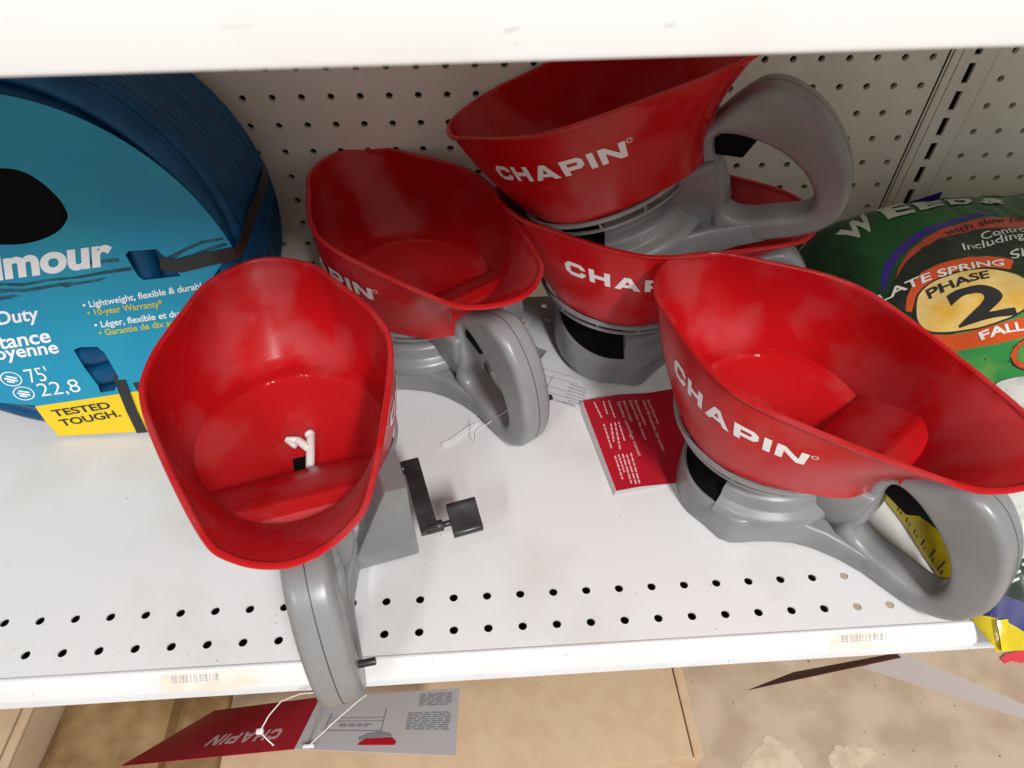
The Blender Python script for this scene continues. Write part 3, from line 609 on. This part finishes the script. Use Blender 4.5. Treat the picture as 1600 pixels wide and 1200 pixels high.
    hi_ = [(-2.62, 1.25), (-3.1, .93), (-3.9, .86), (-4.72, .82), (-5.05, .95), (-5.2, 1.32), (-5.17, 1.8), (-4.95, 2.38), (-4.5, 3.0), (-3.95, 3.46), (-3.35, 3.80), (-2.85, 3.88), (-2.66, 3.5), (-2.70, 2.8), (-2.74, 2.0)]
    lo_, li_ = smooth_poly(ho, 5), smooth_poly(hi_, 5)
    v4, f4 = curve_mesh([lo_, li_], extrude=.30, bevel=.26, offset=-.26, res=4)
    hd = new('handle', [(p[0], p[2], p[1]) for p in v4], f4, GREY, root, smooth=50)
    n_ = len(lo_); vv = []
    for i in range(n_):
        t_ = lo_[(i+1) % n_]-lo_[i-1]; nn = np.array((-t_[1], t_[0])); nn /= np.linalg.norm(nn); 
        c_ = lo_[i]-np.array((-4, 2.4)); nn = nn if np.dot(nn, c_) > 0 else -nn
        p = lo_[i]+nn*.004
        vv += [(p[0], -.014, p[1]), (p[0], .014, p[1])]
    sel = [i for i in range(n_) if lo_[i][0] < -2.9]
    new('seam', vv, [(2*i, 2*i+1, 2*((i+1) % n_)+1, 2*((i+1) % n_)) for i in sel], GREYD, hd, smooth=0)
    MB().add([(x, y, z) for y in (-.3, .3) for x, z in ((-2.5, 3.28), (-3.40, 2.96), (-3.98, 3.5), (-3.0, 4.0))], [(0, 1, 2, 3), (7, 6, 5, 4), (0, 4, 5, 1), (1, 5, 6, 2), (2, 6, 7, 3), (3, 7, 4, 0)]).build('trigger', BLACKM, root, bevel=.05)
    MB().cyl((-5.62, -.3, 2.0), (-5.72, -.98, 2.05), .1, n=12).build('control_pin', BLACK, root, bevel=.02)
    # white agitator and the black gate at the bottom of the hopper
    m = MB()
    for p, q, r in (((-.02, -.24, 2.92), (1.1, -.40, 3.0), .13), ((.62, -.28, 3.02), (1.02, -.02, 3.05), .12), ((1.02, -.02, 3.05), (1.12, .3, 3.05), .10), ((1.12, .3, 3.05), (.78, .06, 3.05), .08), ((1.1, -.40, 3.0), (1.22, -.36, 3.02), .15)):
        m.cyl(p, q, r, n=12)
    m.build('agitator', NYLON, root, bevel=.06, seg=2)
    MB().box((-.13, -.2, 2.6), (.5, .22, 2.87)).build('gate', BLACKM, root, bevel=.02)
    return root
def copy_tree(o, parent=None):
    c = o.copy(); COL.objects.link(c)
    if parent: c.parent = parent
    for ch in list(o.children):
        if ch.name.split('.')[0] in ('agitator', 'gate'): continue    # only the near hopper shows them
        d = copy_tree(ch, c)
        if ch.name.split('.')[0] == 'crank': d.rotation_euler = (0, math.radians(178), 0)
    return c
POSES = [((-5.138, -11.685, 0.03), (0, 0, 1.823), 'lit red spreader whose handle hangs over the shelf edge, black crank on its right'),
         ((-1.576, -4.319, 0.03), (0, 0, 2.169), 'shaded red spreader between the blue hose and the stacked pair'),
         ((6.696, -3.895, 4.718), (-.075, .409, 2.671), 'upper red spreader of the stacked pair, tilted forward, whole logo showing'),
         ((6.316, -3.573, .023), (-.006, -.069, 3.032), 'lower red spreader of the stacked pair, with another spreader in its hopper'),
         ((9.673, -11.376, .03), (0, 0, 2.235), 'bright red spreader at the front, between the red leaflet and the fertilizer bag')]
sp0 = make_spreader(POSES[0][2])
SPR = []
for k, (loc, rot, lab) in enumerate(POSES):
    o = sp0 if k == 0 else copy_tree(sp0)
    o.location = Vector(loc)*S; o.rotation_euler = rot; o['label'] = lab
    SPR.append(o)

# ------------------------------------------------------------------ coiled hose in its printed sleeve
hs = thing('garden_hose', 'coiled blue garden hose in a teal printed sleeve, standing at the left end', 'hose')
HX, HZ, LEAN = -13.3, 6.4, math.radians(12)
def lean(x, h, off=0):   # point on the sleeve's front plane, off = towards the viewer
    return (x, -7.6+h*math.sin(LEAN)-off*math.cos(LEAN), h*math.cos(LEAN)+off*math.sin(LEAN))
m = MB()
n_ = 96
for (rr, off, mr) in [(5.72, -.42, .42), (4.9, -.45, .42), (4.1, -.45, .42), (3.3, -.45, .42), (2.6, -.5, .42)]+[(6.10+.03*math.sin(k*1.3), -.66-.37*k, .27) for k in range(12)]+[(5.75, -.7-.8*k, .42) for k in range(6)]:
    m.tube([lean(HX+rr*math.cos(2*math.pi*i/n_), HZ+rr*math.sin(2*math.pi*i/n_), off) for i in range(n_)], mr, 12, True)
m.build('hose_coil', HOSE, hs, smooth=60)
def slv(off): return lambda x, h: lean(x, h, off)
rim_ = [(HX+6.42*math.cos(a), 5.05+6.42*math.sin(a)) for a in np.linspace(math.radians(17), math.radians(200), 64)]
card_out = rim_+[(-18.6, 2.2), (-16.1, 1.64), (-14.95, 1.45), (-14.78, .75), (-14.62, .16), (-9.6, .2), (-9.2, 1.6), (-8.3, 5.6)]
hole = [(-11.53, 8.19), (-11.64, 8.63), (-11.98, 9.12), (-12.39, 9.39), (-12.87, 9.46), (-13.6, 9.5), (-14.4, 9.35), (-15, 8.9), (-15.2, 8.3), (-15.0, 7.7), (-14.5, 7.35), (-13.79, 7.24), (-13.25, 7.23), (-12.67, 7.32), (-12.03, 7.57), (-11.63, 7.91)]
hole = [tuple(p) for p in smooth_poly(hole, 3)]
v, f = curve_mesh([card_out, hole]+CARD_SLOTS, extrude=.02)
slc = new('sleeve_card', [lean(p[0], p[1], p[2]+.02) for p in v], f, TEAL, hs, smooth=0)
# black plate put in as the shade of the hollow behind the card's hole
lay('hollow_shade', joined([[(HX+2.4*math.cos(a), 8.3+1.9*math.sin(a)) for a in np.linspace(0, 2*math.pi, 40, endpoint=False)]]), slv(-.03), BLACKM, hs)
def decal(name, polys, mat, off, parent=slc):
    v, f = curve_mesh(polys) if polys and len(polys[0]) > 4 else joined(polys)
    return lay(name, (v, f), slv(off), mat, parent)
decal('yellow_band', [CARD_YELLOW[:3]+[CARD_SLOTS[1][5]]+CARD_YELLOW[3:]] if False else [[(min(p[0], -9.7), p[1]) for p in CARD_YELLOW]], YELLOW, .046)
decal('badge', [CARD_BADGE], PRINTB, .052)
for p in CARD_SPLASH: decal('water_splash', [p], TEALD, .046)
BOLD = {'Gilmour': .04, 'TESTED': .028, 'TOUGH.': .028, 'Medium Duty': .02, 'R\u00e9sistance': .02, 'moyenne': .02, "75'": -.006, '22,8': -.006}
for t, a, b, c in CARD_TEXT:
    v, f, _ = text2d(t, BOLD.get(t, .018))
    A = affine(a, b, c)
    mt = YTEXT if ('Warranty' in t or 'Garantie' in t) else PRINTB if t in ('TESTED', 'TOUGH.') else CTEXT
    lay('lettering', (v, f), lambda x, y: lean(*A(x, y), .054), mt, slc)
for c, ex, ey in CARD_OVALS:
    A = affine(c, ex, ey)
    lp = [[A(r*math.cos(a), r*math.sin(a)) for a in np.linspace(0, 2*math.pi, 28, endpoint=False)] for r in (1, .88)]
    decal('size_mark', lp, CTEXT, .05)
    for yy, ww in ((.25, .5), (-.1, .6), (-.4, .35)):
        decal('size_mark', [[A(-ww, yy-.1), A(ww, yy-.1), A(ww, yy+.12), A(-ww, yy+.12)]], CTEXT, .05)
def ribbon(name, pts, nrm_, w, th, mat, parent):
    """flat band along pts, nrm_ = outward direction at each point"""
    v = []; N = len(pts)
    for i in range(N):
        p = Vector(pts[i]); d = (Vector(pts[min(i+1, N-1)])-Vector(pts[max(i-1, 0)])).normalized(); n3 = Vector(nrm_[i]).normalized(); s_ = d.cross(n3).normalized()
        v += [p+s_*w/2, p-s_*w/2, p-s_*w/2+n3*th, p+s_*w/2+n3*th]
    f = [(a*4+i, a*4+(i+1) % 4, a*4+4+(i+1) % 4, a*4+4+i) for a in range(N-1) for i in range(4)]+[(3, 2, 1, 0), (N*4-4, N*4-3, N*4-2, N*4-1)]
    return new(name, v, f, mat, parent, smooth=50)
fr = lean(0, 0, 1); fr = (0, fr[1]+7.6, fr[2])
pu = [lean(p[0], p[1], .07) for p in STRAP_UP]; nu_ = [fr]*len(pu)
for k, (r, off) in enumerate(((6.24, -.05), (6.36, -.30), (6.43, -.7), (6.46, -1.6), (6.46, -2.8), (6.46, -4.0), (6.3, -5.0), (5.5, -5.25))):
    a = math.radians(3+1.7*k)
    pu.append(lean(HX+r*math.cos(a), HZ+r*math.sin(a), off)); nu_.append((math.cos(a), -.2 if k < 2 else 0, math.sin(a)))
ribbon('strap', pu, nu_, .42, .03, STRAP, hs)
pd = [lean(p[0], p[1], .07 if k else -.25) for k, p in enumerate(STRAP_LOW)]
ribbon('strap', pd+[lean(STRAP_LOW[-1][0], -.0, -.2)], [fr]*len(pd)+[(0, -1, -1)], .36, .025, STRAP, hs)

# ------------------------------------------------------------------ bag of lawn fertilizer
bg = thing('fertilizer_bag', 'plump green lawn fertilizer bag with yellow PHASE 2 oval, lying at the right end', 'bag')
NS, NT = 150, 150; v = []
for j in range(NT+1):
    t = math.sin(math.pi/2*(2*j/NT-1)); y = -8.6+8.35*t; l, r = bag_edges(y)
    for i in range(NS+1):
        s_ = math.sin(math.pi/2*(2*i/NS-1)); x = (l+r)/2+(r-l)/2*s_
        v.append((x, y, max(bag_h(x, y), .04)))
W_ = NS+1
f = [(j*W_+i, j*W_+i+1, (j+1)*W_+i+1, (j+1)*W_+i) for j in range(NT) for i in range(NS)]
nb = len(v); v += [(p[0], p[1], .03) for p in v]
bd = [i for i in range(W_)]+[j*W_+NS for j in range(1, NT+1)]+[NT*W_+i for i in range(NS-1, -1, -1)]+[j*W_ for j in range(NT-1, 0, -1)]
f += [tuple(reversed([nb+i for i in bd]))]
new('bag_film', v, f, BAG, bg, smooth=80)
def drape(off):
    def fn(x, y):
        e = .03; xe = bag_edges(y)[0]+.02; ye = -16.92
        if y < ye or x < xe:
            k = max(ye-y, xe-x); x_, y_ = max(x, xe), max(y, ye); z = bag_h(x_, y_)*max(0, 1-k/.4)
            return (x_-(off+.02 if x < xe else 0), y_-(off+.02 if y < ye else 0), max(z, .05))
        z = bag_h(x, y); n3 = np.array((-(bag_h(x+e, y)-bag_h(x-e, y))/(2*e), -(bag_h(x, y+e)-bag_h(x, y-e))/(2*e), 1.0)); n3 /= np.linalg.norm(n3)
        return (x+n3[0]*off, y+n3[1]*off, max(z, .05)+n3[2]*off)
    return fn
def bagprint(name, loops, mat, off, g=.12):
    return lay(name, cut(*curve_mesh(loops), g, g), drape(off), mat, bg, 80)
sm = lambda k, n=3: [tuple(p) for p in smooth_poly(BAG_POLY[k], n)]
def grow(lp, q):
    c = np.mean(np.array(lp), 0); return [tuple(c+(np.array(p)-c)*q) for p in lp]
bagprint('green_field', [[(13.6, -8.9), (16, -8.4), (27.5, -7.5), (27.5, -13.2), (15.4, -13.2), (14.6, -12.6), (13.9, -11)]], BAGF, .014, .16)
bagprint('purple_band', [sm('purple_arc')], BAGP, .014)
bagprint('dark_zone', [BAG_POLY['black_zone']], BAGK, .016)
bagprint('red_band', [BAG_POLY['red_arc']], BAGR, .02)
bagprint('spring_banner', [BAG_POLY['spring_banner']], BAGO, .024)
bagprint('fall_banner', [BAG_POLY['fall_banner']], BAGO, .022)
bagprint('oval_edge', [grow(sm('oval'), 1.05)], PRINTB, .028)
bagprint('yellow_oval', [sm('oval')], BAGY, .034)
bagprint('picture_edge', [grow(sm('picture'), 1.08)], PRINTB, .016); bagprint('picture_ring', [sm('picture')], BAGO, .021)
bagprint('picture_leaf', [grow(sm('picture'), .78)], BAGF, .026)
bagprint('clover_edge', [grow(sm('clover'), 1.04)], PRINTB, .016); bagprint('clover_picture', [sm('clover')], BAGW, .022)
bagprint('white_band', [[(14.35, -13.2), (27, -13.3), (27, -15.2), (14.75, -15.15)]], BAGW, .016, .16)
bagprint('black_band', [[(13.75, -12.2), (14.1, -12.7), (14.45, -14.2), (15.2, -15.3), (27, -15.3), (27, -16.1), (15.2, -16.2), (14.25, -15.6), (13.95, -14.4)]], BAGK, .022, .15)
bagprint('blue_band', [[(14.0, -15.3), (14.3, -15.62), (15.2, -16.15), (27, -16.05), (27, -16.6), (15, -16.65), (14.1, -16.05)]], BLUE, .024, .2)
bagprint('yellow_band', [[(12.4, -11.4), (13.3, -11.6), (13.85, -14.4), (14.1, -16.0), (15, -16.6), (27, -16.5), (27, -17.3), (13.2, -17.3)]], BAGYE, .02, .15)
BT = {'2': ('2', .03, PRINTB), 'PHASE': ('PHASE', .03, PRINTB), 'E SPRING': ('LATE SPRING', .02, BAGTW), 'FALL': ('FALL', .03, BAGTW), 'with slow release': ('with slow release', .01, PRINTB)}
for k, q in BAG_TEXT:
    s_, bo, mt = BT.get(k, (k[0] if k == 'E2' else k, .04 if len(k) < 3 else .01, BAGT))
    if k == 'E SPRING':
        q = [(q[0][0]-(q[1][0]-q[0][0])*.36, q[0][1]-.12), q[1], q[2], (q[3][0]-(q[2][0]-q[3][0])*.36, q[3][1]-.12)]
    v, f, _ = text2d(s_, bo); Bq = bilin(q)
    if s_ == '2': v = [(p[0], p[1], 0) for p in v]
    gx = max(.06, .14/max(.3, math.dist(q[0], q[1])))
    lay('lettering', cut(v, f, gx, .3), (lambda F, D: lambda x, y: D(*F(x, y)))(Bq, drape(.042)), mt, bg)
rows_ = []
for k in range(7):
    for j in range(5):
        a = (14.55+.33*j+.03*k, -14.62-.15*k); rows_.append(strip2(a, (a[0]+random.uniform(.12, .26), a[1]+.03), .06))
lay('small_print', cut(*joined(rows_), .2, .2), drape(.03), BAGT, bg)
rows_ = []
for k in range(6):
    a = (13.2+.07*k, -12.4-.42*k); rows_.append(strip2(a, (a[0]+.16, a[1]+.06), .05)); rows_.append(strip2((a[0]+.02, a[1]-.14), (a[0]+.14, a[1]-.10), .04))
lay('small_print', joined(rows_), drape(.032), PRINTB, bg)
# sealed ends: crimped front hem over the lip, purple and green flap at the back
v = []; f = []
for i in range(60):
    x = 14.25+13.7*i/59; z = .10+.05*math.sin(i*1.7)
    v += [(x, -16.3, .5+z), (x, -16.7, .26+z+.05*math.sin(i*2.3)), (x, -17.0+.06*math.sin(i*1.1), .14+.06*math.sin(i*2.9)), (x, -16.7, .1+z-.1)]
for i in range(59): f += [(i*4+k, i*4+k+1, i*4+4+k+1, i*4+4+k) for k in range(3)]
new('front_hem', v, f, BAGYE, bg, smooth=60)
v = []; f = []
for i in range(24):
    x = 17.2+1.85*i/23; v += [(x, -.35, 3.3), (x, -.28, 3.72+.62*(i/23)**1.2)]
f = [(2*i, 2*i+2, 2*i+3, 2*i+1) for i in range(23)]
new('back_flap', v, f, BAGP, bg, smooth=60)
v = []; f = []
for i in range(24):
    x = 18.9+9*i/23; v += [(x, -.42, 3.2), (x, -.3, 4.0+.012*i+.04*math.sin(i*1.4))]
f = [(2*i, 2*i+2, 2*i+3, 2*i+1) for i in range(23)]
new('back_hem', v, f, BAGF, bg, smooth=60)

# ------------------------------------------------------------------ printed papers on the shelf
def sheet(name, quad, mat, parent, n=10, th=.012, bend=None):
    """thin sheet through four corner points (order BL, BR, TR, TL), optionally bent"""
    q = [np.array(p, float) for p in quad]; v = []; W_ = n+1
    def pt(x, y):
        p = (q[0]*(1-x)+q[1]*x)*(1-y)+(q[3]*(1-x)+q[2]*x)*y
        return p+np.array(bend(x, y)) if bend else p
    nrm_ = np.cross(q[1]-q[0], q[3]-q[0]); nrm_ /= np.linalg.norm(nrm_)
    for s_ in (0, -th):
        v += [tuple(pt(i/n, j/n)+nrm_*s_) for j in range(W_) for i in range(W_)]
    k = W_*W_; f = [(j*W_+i, j*W_+i+1, (j+1)*W_+i+1, (j+1)*W_+i) for j in range(n) for i in range(n)]
    f += [tuple(k+x for x in reversed(t)) for t in f]
    bd = [i for i in range(n)]+[j*W_+n for j in range(n)]+[n*W_+i for i in range(n, 0, -1)]+[j*W_ for j in range(n, 0, -1)]
    f += [(bd[i], k+bd[i], k+bd[(i+1) % len(bd)], bd[(i+1) % len(bd)]) for i in range(len(bd))]
    o = new(name, v, f, mat, parent, smooth=45)
    return o, (lambda x, y, off=.006: tuple(pt(x, y)+nrm_*off))
lf = thing('leaflet', 'folded glossy red leaflet with rotated white text, lying in front of the stack', 'leaflet')
(ax, ay), (bx, by) = LEAF
def leaf_z(x): return .25-.19*min(max((x-5.2)/1.2, 0), 1)
d_ = np.array((.985, .16))*3.7
q2 = [(bx, by, .0), (bx+d_[0], by+d_[1], 0), (ax+d_[0], ay+d_[1], 0), (ax, ay, 0)]
def lz(p, o=0): return (p[0], p[1], leaf_z(p[0])+o)
sheet('cover', q2, LEAFRED, lf, 16, .012, lambda x, y: (0, 0, leaf_z(q2[0][0]*(1-x)*(1-y)+q2[1][0]*x*(1-y)+q2[2][0]*x*y+q2[3][0]*(1-x)*y)))
sheet('back_cover', [(bx-.05, by-.03, .03), (bx+3.2, by+.5, .03), (ax+3.2, ay+.5, .03), (ax-.12, ay-.02, .03)], PAPER, lf, 2)
sheet('fold', [(bx-.05, by-.03, .035), (ax-.12, ay-.02, .035), (ax, ay, .245), (bx, by, .245)], CREASE, lf, 3)
for t, a, b, c in LEAF_TEXT:
    if t == 'CHAPIN': v, f = LOGOPLAIN
    else: v, f, _ = text2d(t, .012)
    A = affine(a, b, c)
    lay('lettering', (v, f), (lambda A: lambda x, y: lz(A(x, y), .008))(A), PINKP, lf)
rows_ = []
for a, b in LEAF_ROWS:
    a, b = np.array(a), np.array(b); k = 0.0
    while k < .97:
        w = random.uniform(.10, .22); rows_.append(strip2(a+(b-a)*k, a+(b-a)*min(k+w, 1), .055)); k += w+.035
lay('small_print', joined(rows_), lambda x, y: lz((x, y), .008), PINKP, lf)

wp = thing('instruction_sheet', 'white instruction sheet with barcode and table, lying under the two shaded spreaders', 'leaflet')
ws = [(.95, -5.35, .05), (3.75, -7.45, .05), (5.6, -4.2, .05), (2.6, -2.1, .05)]
sheet('paper', ws, PAPER, wp, 3)
Bq = bilin(PAPER_CODE); bars = []; x = 0
while x < .97:
    w = random.choice((.025, .04, .06)); bars.append([Bq(x, .1), Bq(x+w, .1), Bq(x+w, 1), Bq(x, 1)]); x += w+random.choice((.02, .03, .045))
flat = lambda z: (lambda x, y: (x, y, z))
lay('barcode', joined(bars), flat(.058), PRINTB, wp)
lay('table_lines', joined([strip2(a, b, .022) for a, b in PAPER_LINES]), flat(.058), PRINT, wp)
rows_ = []
for a, b in PAPER_ROWS:
    for e in (0, .07):
        a_, b_2 = np.array(a)+np.array((e*.3, -e)), np.array(b)+np.array((e*.3, -e)); k = 0.0
        while k < .97:
            w = random.uniform(.08, .2); rows_.append(strip2(a_+(b_2-a_)*k, a_+(b_2-a_)*min(k+w, 1), .028)); k += w+.03
lay('small_print', joined(rows_), flat(.058), PRINT, wp)

# ------------------------------------------------------------------ tags hanging below the shelf edge
def page(root, quad, mat, n=10): return sheet('page', quad, mat, root, n, .015)
t1 = thing('hang_tag', 'open red and white tag hanging by nylon ties below the front spreader handle', 'tag')
p1, f1 = page(t1, TAG1_WHITE, TAGPAPER); p2, f2 = page(t1, TAG1_RED, LEAFRED)
def uvq(name, polys, fn, mat, parent, off=.008): return lay(name, joined(polys), lambda x, y: fn(x, y, off), mat, parent)
R4 = lambda a, b, c, d: [(a, c), (b, c), (b, d), (a, d)]
uvq('print_lines', [R4(.13, .5, .33, .345), R4(.13, .142, .33, .66), R4(.13, .5, .50, .51), R4(.13, .5, .56, .57), R4(.5, .508, .33, .72)], f1, PRINT, p1)
rows_ = []
for k in range(9):
    x = .66
    while x < .94:
        w = random.uniform(.03, .08); rows_.append(R4(x, min(x+w, .95), .36+.032*k, .378+.032*k)); x += w+.012
for k in range(7):
    x = .72
    while x < .94:
        w = random.uniform(.03, .08); rows_.append(R4(x, min(x+w, .95), .74+.03*k, .756+.03*k)); x += w+.012
for k in range(2):
    x = .22
    while x < .42:
        w = random.uniform(.03, .06); rows_.append(R4(x, min(x+w, .43), .41+.03*k, .43+.03*k)); x += w+.01
uvq('small_print', rows_, f1, PRINT, p1)
uvq('picture_hopper', [[(.38, .10), (.61, .12), (.62, .17), (.585, .24), (.42, .21), (.385, .14)]], f1, LEAFRED, p1)
uvq('picture_handle', [[(.385, .17), (.43, .22), (.585, .25), (.57, .30), (.50, .33), (.42, .29), (.37, .22)]], f1, PRINT, p1, .010)
lay('lettering', LOGOPLAIN, lambda x, y: f2(.86-.46*x, .42-.2*y, .008), PINKP, p2)
uvq('sheen_band', [[(.30, .55), (.34, .55), (.9, .86), (.9, .80)]], f2, PINKP, p2) if False else None
MB().tube(TIE_A, .019, 6).build('nylon_tie', NYLON, t1); MB().tube(TIE_B, .018, 6).build('nylon_tie', NYLON, t1)
c = Vector(TIE_A[4]); MB().box(c-Vector((.11, .08, .06)), c+Vector((.11, .08, .06))).build('tie_lock', NYLON, t1, bevel=.05)
c = Vector(TIE_B[3]); MB().box(c-Vector((.16, .05, .03)), c+Vector((.16, .05, .03))).build('tie_bar', NYLON, t1, bevel=.02)

t5 = thing('hang_tag', 'tag seen nearly edge-on below the shelf lip under the right-hand spreader', 'tag')
page(t5, TAG5_RED, LEAFDARK); page(t5, TAG5_WHITE, TAGPAPER)
MB().tube([TAG5_WHITE[3], tuple(np.array(TAG5_WHITE[3])+np.array((.35, .15, .25))), (14.1, -15.4, .3)], .015, 5).build('nylon_tie', CLEARN, t5)

tf = thing('nylon_fastener', 'clear nylon tag fastener lying beside the shaded spreader handle', 'fastener')
ribbon('flat_bar', TIE2_STRIP, [(0, 0, 1)]*4, .2, .02, CLEARN, tf); MB().tube(TIE2_LINE, .012, 5).build('thread', CLEARN, tf)
t4 = thing('nylon_fastener', 'thin clear nylon loop hanging from the handle of the stacked spreader', 'fastener')
MB().tube(TIE4_LINE, .012, 5).build('thread', CLEARN, t4); MB().tube(TIE4_LINE2, .012, 5).build('thread', CLEARN, t4)

# ------------------------------------------------------------------ below the shelf
flo = bpy.data.objects['floor']
for p in SPLASH:
    lay('paint_stain', curve_mesh([[(q[0]+.07*math.sin(9*i)+.05*math.sin(5.3*i), q[1]+.07*math.cos(7*i)) for i, q in enumerate(smooth_poly(p, 5))]]), lambda x, y: (x, y, -17.985), PAINTW, flo)
tag(new('paper_scrap', [(x, y, -17.99+h) for h in (0, .12) for x, y in SCRAP_PTS], [tuple(range(8, 16)), tuple(range(7, -1, -1))]+[(i, (i+1) % 8, 8+(i+1) % 8, 8+i) for i in range(8)], SCRAP, smooth=0), 'small bright red scrap lying on the floor at the right edge', 'scrap')
def carton(label, x0, x1, y0, y1, z0, z1, mat, rz=0, flap=None):
    c = thing('cardboard_box', label, 'box', ((x0+x1)/2, (y0+y1)/2, z0), (0, 0, rz), 'cardboard boxes under the shelf')
    hx, hy, h = (x1-x0)/2, (y1-y0)/2, z1-z0
    MB().box((-hx, -hy, .02), (hx, hy, h-.2)).build('body', mat, c, bevel=.08)
    w = .35
    MB().box((-hx+.02, -hy+.02, h-.16), (hx-w-.02, -.05, h)).build('flap', mat, c, bevel=.05)
    MB().box((-hx+.02, .05, h-.16), (hx-w-.02, hy-.02, h)).build('flap', mat, c, bevel=.05)
    MB().box((hx-w+.02, -hy+.03, h-.17), (hx+.03, hy-.03, h-.015)).build('edge_flap', mat, c, bevel=.06)
    return c
carton('wide plain cardboard box below the middle of the shelf, beside the bare floor', -9.1, 6.85, -17.75, -1, -17.98, -6, KRAFT, .02)
carton('cardboard box at the lower left corner under the shelf', -28, -15.6, -18, -2, -17.98, -6, KRAFT, -.04)
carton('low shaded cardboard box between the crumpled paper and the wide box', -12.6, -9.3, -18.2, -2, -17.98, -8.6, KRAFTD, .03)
kp_ = thing('kraft_wrapping', 'crumpled brown wrapping paper between the cardboard boxes at the lower left', 'paper')
v = []; f = []; nx, ny = 26, 30
for j in range(ny+1):
    for i in range(nx+1):
        a, b = i/nx, j/ny; x = -16.0+4.2*a+.3*math.sin(b*3); y = -19+17*b
        z = -6.9-1.7*abs(a-.45)**1.6*2+.28*math.sin(5.3*a+7*b)*math.sin(4*b+1)+.18*math.sin(11*a-6*b)+.1*abs(math.sin(9*a+13*b))
        v.append((x, y, z if 0 < i < nx else -17.9))
f = [(j*(nx+1)+i, j*(nx+1)+i+1, (j+1)*(nx+1)+i+1, (j+1)*(nx+1)+i) for j in range(ny) for i in range(nx)]
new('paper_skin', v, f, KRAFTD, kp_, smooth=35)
